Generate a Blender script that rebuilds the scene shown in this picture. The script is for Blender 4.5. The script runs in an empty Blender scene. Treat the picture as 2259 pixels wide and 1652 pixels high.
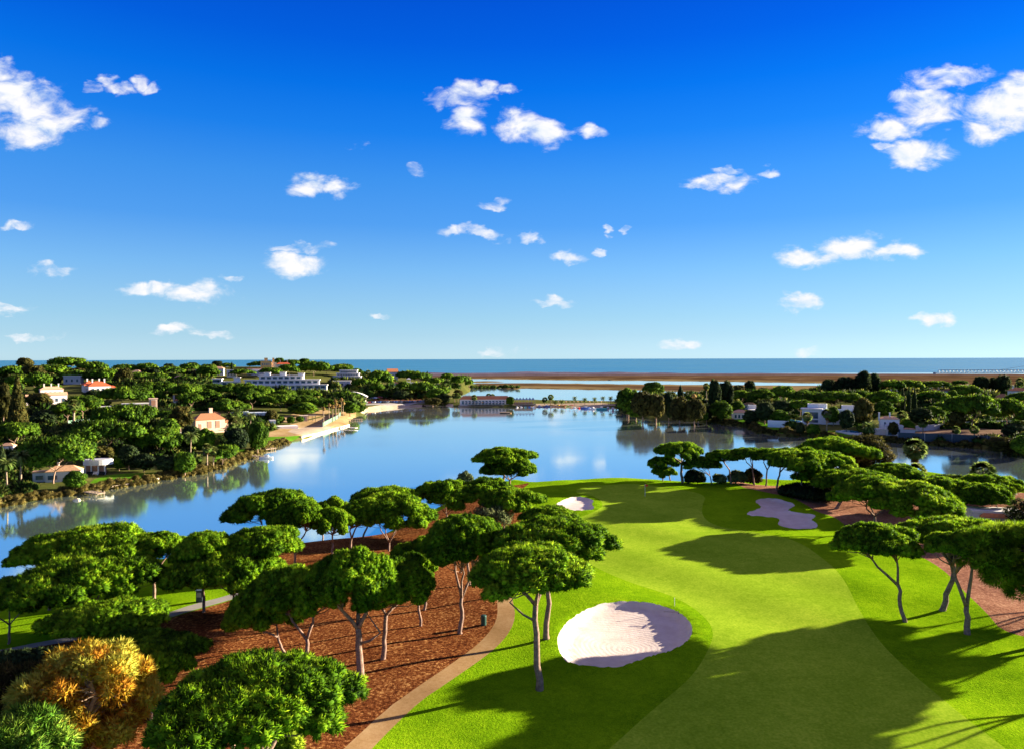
SKY_GRADE = [(z * 2, (r * .283 * z_, g * .283 * z_, b * .281 * z_)) for (z, r, g, b), z_ in zip(
    [(.004, .736, 1.056, 1.208), (.032, .55, .887, 1.1), (.057, .456, .836, 1.125), (.12, .294, .736, 1.332), (.18, .142, .579, 1.456), (.238, .085, .521, 1.53), (.294, .022, .414, 1.616),
     (.346, .004, .336, 1.63), (.396, .002, .243, 1.565), (.45, .002, .19, 1.46), (.5, .72, .62, 1.15)], [1.217, 1.257, 1.252, 1.207, 1.162, 1.14, 1.117, 1.097, 1.08, 1.068, 1.07])]
CLOUD_A = (1.60, 1.85, 2.12); CLOUD_B = (2.25, 2.22, 2.25)
SKY_STRENGTH = .10; SUN_STRENGTH = 5.0; SUN_COLOR = (1, .87, .66); EXPOSURE = 2.2
OFF_PINES = [(80, 92, 13, 6.5), (89, 99, 14, 7), (75, 85, 13, 6), (68, 73, 12.5, 5.5), (58, 58, 12, 5)]
SKY_MONO = 1.0
import bpy, bmesh, math, random
import numpy as np
from mathutils import Vector, Matrix, geometry
R_ = math.radians
scene = bpy.context.scene
COL = scene.collection
rng = np.random.default_rng(7)
random.seed(7)

# ------------------------------------------------------------------ camera
CAMZ = 36.0
FD = 1588.0; CX = 1129.5; CY = 826.0            # focal length and centre, in pixels of a 2259 wide view
pitch = math.atan(34.0 / FD); roll = R_(0.15)
cam_d = bpy.data.cameras.new('camera'); cam = bpy.data.objects.new('camera', cam_d); COL.objects.link(cam)
cam_d.sensor_width = 36; cam_d.lens = FD / 2259 * 36; cam_d.clip_start = 0.5; cam_d.clip_end = 250000
cam.location = (0, 0, CAMZ)
RM = Matrix.Rotation(math.pi / 2 - pitch, 3, 'X') @ Matrix.Rotation(-roll, 3, 'Z')
cam.rotation_euler = RM.to_euler()
scene.camera = cam
RMn = np.array(RM)

def ray(px, py):
    d = RMn @ np.array([(px - CX) / FD, (CY - py) / FD, -1.0])
    return d / d[1]

def flat(px, py, z=0.0):
    d = ray(px, py); t = (z - CAMZ) / d[2]
    return np.array([d[0] * t, t])

def fl(pts, z=0.0):
    return np.array([flat(a, b, z) for a, b in pts])

# ------------------------------------------------------------------ polygons
def sdist(P, poly):
    """signed distance, positive inside"""
    x = P[:, 0]; y = P[:, 1]; n = len(poly)
    best = np.full(len(P), 1e18); ins = np.zeros(len(P), bool)
    for i in range(n):
        ax, ay = poly[i]; bx, by = poly[(i + 1) % n]
        ex, ey = bx - ax, by - ay
        L = ex * ex + ey * ey + 1e-12
        t = np.clip(((x - ax) * ex + (y - ay) * ey) / L, 0, 1)
        d = (x - ax - t * ex) ** 2 + (y - ay - t * ey) ** 2
        np.minimum(best, d, out=best)
        if ay != by:
            c = ((ay > y) != (by > y)) & (x < ex * (y - ay) / (by - ay) + ax)
            ins ^= c
    d = np.sqrt(best)
    return np.where(ins, d, -d)

def smooth_poly(p, it=2):
    p = np.array(p, float)
    for _ in range(it):
        q = np.roll(p, -1, 0)
        p = np.stack([.75 * p + .25 * q, .25 * p + .75 * q], 1).reshape(-1, 2)
    return p

def ss(x, a, b):
    t = np.clip((x - a) / (b - a), 0, 1); return t * t * (3 - 2 * t)

def zc(pts, sx, ox, oy, sc):        # coordinates read in an enlargement of the photo -> view pixels
    return [((ox + a / sc) / 1.1332, (oy + b / sc) / 1.1332) for a, b in pts]

GOLF = np.vstack([fl([(-900, 1420), (-300, 1330), (0, 1284), (60, 1276), (200, 1235), (380, 1212), (520, 1196), (640, 1190), (760, 1184),
                      (850, 1172), (960, 1120), (1050, 1082), (1140, 1066)], 2.0),
                  fl([(1190, 1058), (1250, 1053), (1330, 1051), (1420, 1053), (1500, 1057), (1560, 1060)], 4.4),
                  fl([(1640, 1062), (1720, 1067), (1800, 1058), (1880, 1042), (1960, 1030), (2040, 1046), (2130, 1058),
                      (2259, 1082), (2420, 1100), (2700, 1130), (3400, 1200)], 2.2),
                  np.array([[420, 40], [300, -60], [-300, -60], [-300, 20]])])
LEFT = np.vstack([fl([(-900, 1240), (-400, 1175), (0, 1118), (60, 1108), (130, 1095), (190, 1088), (240, 1079), (310, 1068), (380, 1055),
                      (440, 1045), (500, 1030), (560, 1005), (600, 988), (640, 975), (680, 965), (700, 958), (735, 948), (772, 938),
                      (770, 926), (790, 915), (812, 904), (860, 899), (900, 896), (980, 893), (1000, 896), (1060, 897.5), (1130, 898), (1200, 896),
                      (1300, 898), (1390, 900), (1390, 886), (1300, 885.5), (1200, 884), (1130, 883), (1010, 884), (985, 882),
                      (1000, 872), (1035, 860), (1043, 852), (1040, 846), (1005, 840), (960, 834), (800, 829), (400, 825), (-600, 825), (-2200, 830)], 0.0)])
RIGHT = fl([(1362, 897), (1364, 905), (1380, 914), (1414, 923), (1480, 927), (1560, 931), (1646, 942), (1672, 955), (1751, 963.5), (1770, 961),
            (1822, 969), (1900, 973), (1985, 976), (2064, 983), (2178, 990), (2234, 1003), (2330, 1012), (2600, 1030), (3200, 1060),
            (3200, 866), (2400, 866), (2000, 866), (1800, 868), (1700, 872), (1600, 880), (1500, 884), (1420, 884), (1385, 888)], 0.0)
MARSH = fl([(1036, 857), (1095, 855), (1136, 858.5), (1156, 856), (1258, 858), (1359, 859.5), (1412, 860), (1560, 864), (1700, 866.5), (2000, 869), (2500, 875), (3600, 885),
            (3600, 860), (2500, 857), (2000, 853.5), (1800, 851.5), (1600, 849.5), (1412, 848), (1237, 846), (1136, 845.7), (1036, 846.5)], 0.0)
SPIT = fl([(1030, 844), (1060, 843.4), (1115, 842.6), (1120, 841.6), (1060, 841.2), (1030, 841.8)], 0.0)
DUNE = fl([(-2000, 834), (700, 834), (950, 835), (1014, 835.2), (1156, 836.5), (1258, 838), (1412, 839), (1560, 840.5), (1700, 842.5), (1820, 845), (2100, 848), (2500, 852), (3600, 860),
           (3600, 832), (2259, 825.5), (1129, 823.6), (0, 823.6), (-2000, 823.6)], 0.0)

Z3 = (None, 1100, 1100, 2.541); Z4 = (None, 1550, 1050, 3.765)
BUNK1 = zc([(750, 1240), (790, 1170), (880, 1100), (1000, 1045), (1130, 1025), (1290, 1028), (1430, 1055), (1520, 1095), (1580, 1145), (1607, 1200),
            (1590, 1260), (1540, 1300), (1450, 1345), (1340, 1370), (1240, 1410), (1150, 1440), (1060, 1445), (940, 1438), (850, 1425), (790, 1400), (755, 1340), (745, 1280)], *Z3)
BUNK2 = zc([(715, 425), (760, 390), (830, 362), (890, 358), (950, 368), (980, 385), (960, 405), (985, 430), (960, 443), (880, 448), (800, 440)], *Z3)
BUNK3 = zc([(1265, 765), (1310, 740), (1400, 733), (1490, 742), (1580, 765), (1640, 790), (1645, 810), (1600, 830), (1570, 850), (1700, 870), (1830, 890),
            (1845, 910), (1790, 935), (1850, 970), (1865, 1000), (1820, 1020), (1700, 1025), (1570, 1010), (1490, 985), (1485, 965), (1510, 935),
            (1450, 915), (1330, 905), (1210, 895), (1192, 880), (1210, 860), (1280, 845), (1330, 820), (1320, 800)], *Z4)

def hump(P, c, rx, ry, a):
    return a * np.exp(-((P[:, 0] - c[0]) / rx) ** 2 - ((P[:, 1] - c[1]) / ry) ** 2)

_c1 = flat(1350, 1085, 4); _c2 = flat(1300, 1345, 4); _c3 = flat(1740, 1090, 4); _c4 = flat(1230, 1090, 4)
GB = []                                     # golf bunker outlines on the ground, filled below

def h_golf0(P):
    s = sdist(P, GOLF)
    base = 3.9 - 1.9 * ss(-P[:, 0], 25, 75) * ss(P[:, 1], 50, 95) - 1.4 * ss(-P[:, 0], -2, 30) * ss(P[:, 1], 112, 140)
    base = base + hump(P, _c1, 45, 32, 1.1) + hump(P, _c3, 22, 14, .5) + hump(P, _c4 + np.array([0, 6]), 9, 8, .5)
    base = base + hump(P, _c2 + np.array([0, 3]), 9, 8, .35)
    base = base + .22 * np.sin(P[:, 0] * .11 + 1) * np.sin(P[:, 1] * .09) + .10 * np.sin(P[:, 0] * .31 + P[:, 1] * .23)
    return np.where(s > 12, base, -1.2 + (base + 1.2) * ss(s, -8, 5))

def h_left(P):
    s = sdist(P, LEFT)
    x = P[:, 0]; y = P[:, 1]
    b = 1.3 + 2.6 * ss(s, 6, 60)
    b = b + 23.5 * np.exp(-(np.minimum(x + 320, 0) / 700) ** 2 - (np.maximum(x + 320, 0) / 180) ** 2 - ((y - 860) / 300) ** 2)
    b = b + 3.5 * np.exp(-((x + 90) / 130) ** 2 - ((y - 900) / 130) ** 2)
    b = b + .5 * np.sin(x * .03) * np.sin(y * .025) * ss(s, 10, 60)
    return -1.2 + (b + 1.2) * ss(s, -2.5, 3.5)

def h_right(P):
    s = sdist(P, RIGHT)
    b = 1.4 + 2.2 * ss(s, 4, 50) + .4 * np.sin(P[:, 0] * .03) * np.sin(P[:, 1] * .03)
    return -1.2 + (b + 1.2) * ss(s, -2.5, 3.0)

def h_marsh(P):
    a = sdist(P, MARSH); c = sdist(P, SPIT); d = sdist(P, DUNE)
    x = P[:, 0]; y = P[:, 1]
    m = -1 + 2.0 * ss(np.maximum(a, c), -3, 4) + .25 * np.sin(x * .021 + 3 * np.sin(y * .013)) * (a > 8)
    crest = 2.3 * np.exp(-((y - 1735) / 75) ** 2) * (1 + .45 * np.sin(x * .0111) + .35 * np.sin(x * .023 + 1) + .25 * np.sin(x * .057))
    dn = -1 + 2.0 * ss(d, -3, 4) + (1.4 * ss(d, 20, 200) + crest + .5 * np.sin(x * .03) * np.sin(y * .04)) * ss(d, 0, 30)
    return np.maximum(m, dn)

def h_all(P):
    P = np.atleast_2d(np.asarray(P, float))
    return np.maximum.reduce([h_golf0(P), h_left(P), h_right(P), h_marsh(P)])

_T = np.concatenate([np.arange(20, 260, .75), 260 * 1.0045 ** np.arange(0, 450)])
_CAL = [h_golf0, h_left, h_right, h_marsh]
def G(px, py, fn=None):
    """point where the line of sight through a pixel meets the ground"""
    d = ray(px, py); f = fn or h_all
    T = _T if py > 1 else _T
    if f is h_all and py < 1040: T = T[T > 200]
    P = np.stack([d[0] * T, T], 1); z = CAMZ + d[2] * T
    below = z <= np.maximum(f(P), 0)
    i = int(np.argmax(below)) if below.any() else len(T) - 1
    t0, t1 = T[max(i - 1, 0)], T[i]
    tt = np.linspace(t0, t1, 9); P = np.stack([d[0] * tt, tt], 1)
    b = (CAMZ + d[2] * tt) <= np.maximum(f(P), 0)
    t = tt[int(np.argmax(b))] if b.any() else t1
    return np.array([d[0] * t, t, max(float(f(np.array([[d[0] * t, t]]))[0]), 0.0)])

def Gl(pts, fn=None):
    return np.array([G(a, b, fn)[:2] for a, b in pts])

def clip_to_land(poly): return poly

# ------------------------------------------------------------------ small helpers
def setp(o, label=None, cat=None, group=None, kind=None):
    if label: o['label'] = label
    if cat: o['category'] = cat
    if group: o['group'] = group
    if kind: o['kind'] = kind
    return o

def empty(name, loc, label, cat, group=None, rz=0):
    o = bpy.data.objects.new(name, None); COL.objects.link(o)
    o.location = loc; o.rotation_euler = (0, 0, rz); o.empty_display_size = .5
    return setp(o, label, cat, group)

def mesh_np(name, V, F, mat=None, smooth=False, attrs=None):
    """V (n,3), F list of index arrays (m,3)/(m,4)"""
    me = bpy.data.meshes.new(name)
    if isinstance(F, np.ndarray): F = [F]
    V = np.ascontiguousarray(V, np.float32)
    me.vertices.add(len(V)); me.vertices.foreach_set('co', V.ravel())
    loops = np.concatenate([f.ravel() for f in F]).astype(np.int32)
    tot = np.concatenate([np.full(len(f), f.shape[1], np.int32) for f in F])
    start = np.concatenate([[0], np.cumsum(tot)[:-1]]).astype(np.int32)
    me.loops.add(len(loops)); me.loops.foreach_set('vertex_index', loops)
    me.polygons.add(len(tot)); me.polygons.foreach_set('loop_start', start)
    try: me.polygons.foreach_set('loop_total', tot)
    except Exception: pass
    me.update(calc_edges=True)
    if smooth: me.polygons.foreach_set('use_smooth', np.ones(len(tot), bool))
    else: me.polygons.foreach_set('use_smooth', np.zeros(len(tot), bool))
    for k, (typ, arr) in (attrs or {}).items():
        at = me.attributes.new(k, typ, 'POINT')
        at.data.foreach_set('vector' if typ == 'FLOAT_VECTOR' else 'value', np.ascontiguousarray(arr, np.float32).ravel())
    if mat:
        for m in (mat if isinstance(mat, (list, tuple)) else [mat]): me.materials.append(m)
    return me

def link(name, me, parent=None, loc=None, label=None):
    o = bpy.data.objects.new(name, me); COL.objects.link(o)
    if parent: o.parent = parent
    if loc is not None: o.location = loc
    if label: o['label'] = label
    return o

class MB:
    """collects boxes, bars and tubes into one mesh"""
    def __init__(s): s.v = []; s.f = []; s.m = []
    def add(s, V, F, mi=0):
        b = len(s.v); s.v += [tuple(map(float, p)) for p in V]
        for f in F: s.f.append(tuple(b + i for i in f)); s.m.append(mi)
        return s
    def box(s, x0, x1, y0, y1, z0, z1, mi=0):
        V = [(x, y, z) for z in (z0, z1) for y in (y0, y1) for x in (x0, x1)]
        return s.add(V, [(0, 2, 3, 1), (4, 5, 7, 6), (0, 1, 5, 4), (2, 6, 7, 3), (0, 4, 6, 2), (1, 3, 7, 5)], mi)
    def hip(s, x0, x1, y0, y1, z, h, gable=False, mi=0, th=.18):
        w, d = x1 - x0, y1 - y0
        if w >= d: k = 0 if gable else d / 2; r = [(x0 + k, (y0 + y1) / 2, z + h), (x1 - k, (y0 + y1) / 2, z + h)]; F = [(4, 5, 9, 8), (5, 6, 9), (6, 7, 8, 9), (7, 4, 8)]
        else: k = 0 if gable else w / 2; r = [((x0 + x1) / 2, y0 + k, z + h), ((x0 + x1) / 2, y1 - k, z + h)]; F = [(4, 5, 8), (5, 6, 9, 8), (6, 7, 9), (7, 4, 8, 9)]
        b = [(x0, y0), (x1, y0), (x1, y1), (x0, y1)]
        V = [(x, y, z - th) for x, y in b] + [(x, y, z) for x, y in b] + r
        return s.add(V, [(3, 2, 1, 0), (0, 1, 5, 4), (1, 2, 6, 5), (2, 3, 7, 6), (3, 0, 4, 7)] + F, mi)
    def tube(s, pts, rad, n=6, cap=True, mi=0):
        pts = [np.array(p, float) for p in pts]; k = len(pts); b = len(s.v)
        for i, p in enumerate(pts):
            t = pts[min(i + 1, k - 1)] - pts[max(i - 1, 0)]; t /= np.linalg.norm(t) + 1e-9
            a = np.cross(t, (0, 1, 0.01)); a /= np.linalg.norm(a) + 1e-9; c = np.cross(t, a)
            r = rad[i] if hasattr(rad, '__len__') else rad
            for j in range(n):
                q = p + r * (math.cos(2 * math.pi * j / n) * a + math.sin(2 * math.pi * j / n) * c)
                s.v.append(tuple(q))
        for i in range(k - 1):
            for j in range(n):
                s.f.append((b + i * n + j, b + i * n + (j + 1) % n, b + (i + 1) * n + (j + 1) % n, b + (i + 1) * n + j)); s.m.append(mi)
        if cap:
            s.f.append(tuple(b + j for j in reversed(range(n)))); s.m.append(mi)
            s.f.append(tuple(b + (k - 1) * n + j for j in range(n))); s.m.append(mi)
        return s
    def prism(s, outline, z0, z1, mi=0):
        n = len(outline)
        V = [(x, y, z0) for x, y in outline] + [(x, y, z1) for x, y in outline]
        return s.add(V, [tuple(reversed(range(n))), tuple(range(n, 2 * n))] + [(i, (i + 1) % n, n + (i + 1) % n, n + i) for i in range(n)], mi)
    def mesh(s, name, mat, smooth=False):
        me = bpy.data.meshes.new(name); me.from_pydata(s.v, [], s.f)
        for m in (mat if isinstance(mat, (list, tuple)) else [mat]): me.materials.append(m)
        me.polygons.foreach_set('material_index', s.m)
        if smooth: me.polygons.foreach_set('use_smooth', [True] * len(s.f))
        me.update(); return me
    def build(s, name, mat, parent=None, smooth=False, label=None, loc=None):
        return link(name, s.mesh(name, mat, smooth), parent, loc, label)

# ------------------------------------------------------------------ materials
def nt_new(name):
    m = bpy.data.materials.new(name); m.use_nodes = True; nt = m.node_tree
    return m, nt, nt.nodes['Principled BSDF'], nt.nodes['Material Output']

def N(nt, typ, **kw):
    n = nt.nodes.new(typ)
    for k, v in kw.items():
        if k.startswith('i_'): n.inputs[k[2:].replace('_', ' ')].default_value = v
        elif isinstance(k, str): setattr(n, k, v)
    return n

def ramp(nt, fac, stops):
    r = nt.nodes.new('ShaderNodeValToRGB'); cr = r.color_ramp
    cr.elements[0].position, cr.elements[0].color = stops[0][0], (*stops[0][1], 1)
    cr.elements[1].position, cr.elements[1].color = stops[-1][0], (*stops[-1][1], 1)
    for p, c in stops[1:-1]:
        e = cr.elements.new(p); e.color = (*c, 1)
    nt.links.new(fac, r.inputs[0]); return r.outputs[0]

def noise(nt, vec, scale, detail=4, rough=.55, dim='3D'):
    n = nt.nodes.new('ShaderNodeTexNoise'); n.inputs['Scale'].default_value = scale
    n.inputs['Detail'].default_value = detail; n.inputs['Roughness'].default_value = rough
    nt.links.new(vec, n.inputs['Vector']); return n.outputs[0]

def mixc(nt, fac, a, b, mode='MIX'):
    m = nt.nodes.new('ShaderNodeMix'); m.data_type = 'RGBA'; m.blend_type = mode
    for s, v in ((m.inputs[0], fac), (m.inputs[6], a), (m.inputs[7], b)):
        if isinstance(v, (int, float)): s.default_value = v
        elif isinstance(v, tuple): s.default_value = (*v, 1)
        else: nt.links.new(v, s)
    return m.outputs[2]

def math_(nt, op, a, b=None, c=None):
    m = nt.nodes.new('ShaderNodeMath'); m.operation = op
    for s, v in zip(m.inputs, (a, b, c)):
        if v is None: continue
        if isinstance(v, (int, float)): s.default_value = v
        else: nt.links.new(v, s)
    return m.outputs[0]

def ground_mat(name, stops, scales, rough=1.0, bump=.3, bscale=6, bdist=.1, spec=.0):
    """colour from world-space noises, small-scale relief from another"""
    m, nt, b, out = nt_new(name)
    g = nt.nodes.new('ShaderNodeNewGeometry').outputs['Position']
    n = noise(nt, g, scales[0], 6, .6)
    for s, w in scales[1]:
        n2 = noise(nt, g, s, 4, .6)
        mm = nt.nodes.new('ShaderNodeMix'); mm.inputs[0].default_value = w
        nt.links.new(n, mm.inputs[2]); nt.links.new(n2, mm.inputs[3]); n = mm.outputs[0]
    nt.links.new(ramp(nt, n, stops), b.inputs['Base Color'])
    b.inputs['Roughness'].default_value = rough; b.inputs['Specular IOR Level'].default_value = spec
    bp = nt.nodes.new('ShaderNodeBump'); bp.inputs['Strength'].default_value = bump; bp.inputs['Distance'].default_value = bdist
    nt.links.new(noise(nt, g, bscale, 5, .7), bp.inputs['Height']); nt.links.new(bp.outputs[0], b.inputs['Normal'])
    return m

def plain_mat(name, col, rough=.7, var=.15, scale=1.5, bump=0.0, spec=.3, metal=0):
    m, nt, b, out = nt_new(name)
    tc = nt.nodes.new('ShaderNodeTexCoord').outputs['Object']
    n = noise(nt, tc, scale, 5, .6)
    lo = tuple(c * (1 - var) for c in col); hi = tuple(min(1, c * (1 + var)) for c in col)
    nt.links.new(ramp(nt, n, [(.3, lo), (.7, hi)]), b.inputs['Base Color'])
    b.inputs['Roughness'].default_value = rough; b.inputs['Specular IOR Level'].default_value = spec; b.inputs['Metallic'].default_value = metal
    if bump:
        bp = nt.nodes.new('ShaderNodeBump'); bp.inputs['Strength'].default_value = bump; bp.inputs['Distance'].default_value = .05
        nt.links.new(noise(nt, tc, scale * 6, 5, .7), bp.inputs['Height']); nt.links.new(bp.outputs[0], b.inputs['Normal'])
    return m

def foliage_mat(name, stops, transl=.3):
    m, nt, b, out = nt_new(name)
    tint = N(nt, 'ShaderNodeAttribute', attribute_name='tint').outputs['Fac']
    nr = N(nt, 'ShaderNodeAttribute', attribute_name='nrm').outputs['Vector']
    vt = N(nt, 'ShaderNodeVectorTransform', vector_type='NORMAL', convert_from='OBJECT', convert_to='WORLD')
    nt.links.new(nr, vt.inputs[0])
    nm = N(nt, 'ShaderNodeVectorMath', operation='NORMALIZE'); nt.links.new(vt.outputs[0], nm.inputs[0])
    oi = nt.nodes.new('ShaderNodeObjectInfo').outputs['Random']
    f = math_(nt, 'MULTIPLY_ADD', math_(nt, 'SUBTRACT', oi, .5), .28, tint)
    c = ramp(nt, f, stops)
    nt.links.new(c, b.inputs['Base Color']); nt.links.new(nm.outputs[0], b.inputs['Normal'])
    b.inputs['Roughness'].default_value = .7; b.inputs['Specular IOR Level'].default_value = .06
    t = nt.nodes.new('ShaderNodeBsdfTranslucent'); nt.links.new(c, t.inputs[0]); nt.links.new(nm.outputs[0], t.inputs['Normal'])
    mx = nt.nodes.new('ShaderNodeMixShader'); mx.inputs[0].default_value = transl
    nt.links.new(b.outputs[0], mx.inputs[1]); nt.links.new(t.outputs[0], mx.inputs[2]); nt.links.new(mx.outputs[0], out.inputs[0])
    return m

M = {}
M['rough'] = ground_mat('rough_grass', [(.38, (.08, .18, .003)), (.5, (.15, .29, .004)), (.62, (.25, .40, .008))], (.12, [(1.4, .4), (7, .45)]), bump=.8, bscale=4, bdist=.16)
M['fairway'] = ground_mat('fairway_grass', [(.38, (.16, .28, .010)), (.5, (.235, .365, .018)), (.62, (.34, .46, .03))], (.09, [(.8, .35), (3.5, .45)]), bump=.45, bscale=5, bdist=.05)
M['lawn'] = ground_mat('lawn_grass', [(.25, (.06, .17, .006)), (.8, (.13, .28, .02))], (.1, [(1, .4)]), bump=.4, bscale=3)
M['mulch'] = ground_mat('pine_mulch', [(.37, (.040, .012, .006)), (.46, (.115, .034, .012)), (.55, (.215, .076, .024)), (.64, (.50, .26, .09))], (.25, [(1.3, .35), (3.2, .7)]), bump=1.0, bscale=7, bdist=.18)
M['mulch_right'] = ground_mat('bark_ground', [(.36, (.14, .06, .04)), (.5, (.28, .13, .08)), (.64, (.46, .27, .17))], (.15, [(1.2, .4), (3, .6)]), bump=.8, bscale=5, bdist=.15)
M['path'] = ground_mat('path_concrete', [(.36, (.24, .14, .055)), (.5, (.33, .20, .09)), (.64, (.42, .28, .14))], (.3, [(3, .4), (14, .3)]), rough=.85, bump=.2, bscale=14, bdist=.03)
M['path_grey'] = ground_mat('path_grey', [(.3, (.26, .24, .22)), (.8, (.38, .35, .32))], (.4, [(3, .4)]), rough=.85, bump=.2, bscale=10, bdist=.03)
M['earth'] = ground_mat('wood_earth', [(.25, (.035, .06, .012)), (.5, (.09, .10, .025)), (.62, (.16, .14, .05)), (.8, (.30, .22, .10))], (.03, [(.3, .45), (1.2, .3)]), bump=.6, bscale=1)
M['sandy'] = ground_mat('sandy_ground', [(.36, (.27, .165, .06)), (.5, (.38, .26, .12)), (.64, (.48, .35, .18))], (.08, [(.6, .4)]), bump=.4, bscale=1.5)
M['beach'] = ground_mat('beach_sand', [(.36, (.36, .27, .18)), (.64, (.48, .38, .27))], (.1, [(.6, .4)]), bump=.2, bscale=2)
M['heath'] = ground_mat('heath_ground', [(.3, (.12, .065, .02)), (.5, (.24, .10, .05)), (.8, (.34, .22, .06))], (.06, [(.6, .5)]), bump=.6, bscale=1)
M['mud'] = ground_mat('building_plot', [(.3, (.14, .09, .06)), (.8, (.38, .26, .17))], (.1, [(.6, .4)]), bump=.5, bscale=1)

# sand of the bunkers: raked ripples
m, nt, b, out = nt_new('bunker_sand'); M['sand'] = m
g = nt.nodes.new('ShaderNodeNewGeometry').outputs['Position']
nt.links.new(ramp(nt, noise(nt, g, .6, 6, .6), [(.3, (.54, .44, .38)), (.7, (.66, .56, .50))]), b.inputs['Base Color'])
b.inputs['Roughness'].default_value = .95; b.inputs['Specular IOR Level'].default_value = .1
wv = N(nt, 'ShaderNodeTexWave', wave_type='RINGS', rings_direction='Z'); wv.inputs['Scale'].default_value = .55; wv.inputs['Distortion'].default_value = 9
wv.inputs['Detail'].default_value = 2; wv.inputs['Detail Scale'].default_value = .35
mp = N(nt, 'ShaderNodeMapping'); _p = flat(1380, 1420, 3.5); mp.inputs['Location'].default_value = (-_p[0], -_p[1], 0)
nt.links.new(g, mp.inputs[0]); nt.links.new(mp.outputs[0], wv.inputs['Vector'])
hh = math_(nt, 'MULTIPLY_ADD', noise(nt, g, 2.5, 5, .7), 1.6, math_(nt, 'MULTIPLY', wv.outputs['Fac'], noise(nt, g, .25, 2)))
bp = nt.nodes.new('ShaderNodeBump'); bp.inputs['Strength'].default_value = .28; bp.inputs['Distance'].default_value = .07
nt.links.new(hh, bp.inputs['Height']); nt.links.new(bp.outputs[0], b.inputs['Normal'])

# marsh and dunes: heath browns near the water, purplish on the dunes
m, nt, b, out = nt_new('marsh_ground'); M['marsh'] = m
g = nt.nodes.new('ShaderNodeNewGeometry').outputs['Position']
mp = N(nt, 'ShaderNodeMapping'); mp.inputs['Scale'].default_value = (.35, 1, 1); nt.links.new(g, mp.inputs[0]); v = mp.outputs[0]
n1 = noise(nt, v, .02, 6, .7); n2 = noise(nt, v, .09, 5, .75)
mm = nt.nodes.new('ShaderNodeMix'); mm.inputs[0].default_value = .5; nt.links.new(n1, mm.inputs[2]); nt.links.new(n2, mm.inputs[3])
c = ramp(nt, mm.outputs[0], [(.36, (.026, .017, .012)), (.47, (.075, .042, .022)), (.56, (.13, .078, .036)), (.66, (.24, .17, .11))])
g2 = nt.nodes.new('ShaderNodeSeparateXYZ'); nt.links.new(g, g2.inputs[0])
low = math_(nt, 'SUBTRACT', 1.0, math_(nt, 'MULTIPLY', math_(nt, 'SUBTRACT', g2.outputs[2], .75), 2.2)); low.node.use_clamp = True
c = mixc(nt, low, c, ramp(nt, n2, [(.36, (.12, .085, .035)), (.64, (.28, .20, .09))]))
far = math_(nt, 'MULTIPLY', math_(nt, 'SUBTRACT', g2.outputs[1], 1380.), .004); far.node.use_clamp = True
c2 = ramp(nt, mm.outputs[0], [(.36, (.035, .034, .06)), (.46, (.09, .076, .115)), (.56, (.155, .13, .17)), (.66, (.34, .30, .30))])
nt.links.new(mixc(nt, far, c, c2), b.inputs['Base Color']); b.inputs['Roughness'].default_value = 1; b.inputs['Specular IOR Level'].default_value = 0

def water_mat(name, col, rough, scale, stretch, dist, streak=None, spec=.5, coat=None):
    m, nt, b, out = nt_new(name)
    g = nt.nodes.new('ShaderNodeNewGeometry').outputs['Position']
    b.inputs['Base Color'].default_value = (*col, 1); b.inputs['IOR'].default_value = 1.333 if 'lake' in name else 1.333
    b.inputs['Specular IOR Level'].default_value = spec
    mp = N(nt, 'ShaderNodeMapping'); mp.inputs['Scale'].default_value = stretch; nt.links.new(g, mp.inputs[0])
    bp = nt.nodes.new('ShaderNodeBump'); bp.inputs['Strength'].default_value = 1.0; bp.inputs['Distance'].default_value = dist
    nt.links.new(noise(nt, mp.outputs[0], scale, 4, .55), bp.inputs['Height']); nt.links.new(bp.outputs[0], b.inputs['Normal'])
    if streak:
        mp2 = N(nt, 'ShaderNodeMapping'); mp2.inputs['Scale'].default_value = streak[0]; nt.links.new(g, mp2.inputs[0])
        n = noise(nt, mp2.outputs[0], 1.0, 5, .5)
        mr = N(nt, 'ShaderNodeMapRange'); mr.inputs[1].default_value = .38; mr.inputs[2].default_value = .64
        mr.inputs[3].default_value = streak[1]; mr.inputs[4].default_value = streak[2]
        nt.links.new(n, mr.inputs[0]); nt.links.new(mr.outputs[0], b.inputs['Roughness'])
        if len(streak) > 3:
            nt.links.new(ramp(nt, n, [(.35, col), (.68, streak[3])]), b.inputs['Base Color'])
    else: b.inputs['Roughness'].default_value = rough
    return m
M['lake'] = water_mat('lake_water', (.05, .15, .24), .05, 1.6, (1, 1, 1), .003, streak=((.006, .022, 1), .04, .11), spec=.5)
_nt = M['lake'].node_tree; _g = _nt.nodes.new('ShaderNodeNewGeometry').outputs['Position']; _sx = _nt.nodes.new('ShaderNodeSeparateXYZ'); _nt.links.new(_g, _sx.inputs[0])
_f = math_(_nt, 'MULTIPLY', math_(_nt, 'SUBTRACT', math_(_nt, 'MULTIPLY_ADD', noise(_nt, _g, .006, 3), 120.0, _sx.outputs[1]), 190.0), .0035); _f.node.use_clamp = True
_nt.links.new(mixc(_nt, _f, (.60, .86, .80), (1.0, 1.0, .86)), _nt.nodes['Principled BSDF'].inputs['Base Color']); _nt.nodes['Principled BSDF'].inputs['Metallic'].default_value = .92   # mirrors the sky; far water tinted paler, standing in for stronger reflection
M['sea'] = water_mat('sea_water', (.01, .15, .27), .45, .35, (.5, 1, 1), .25, streak=((.0012, .012, 1), .35, .55, (.05, .21, .31)), spec=.35)

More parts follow.
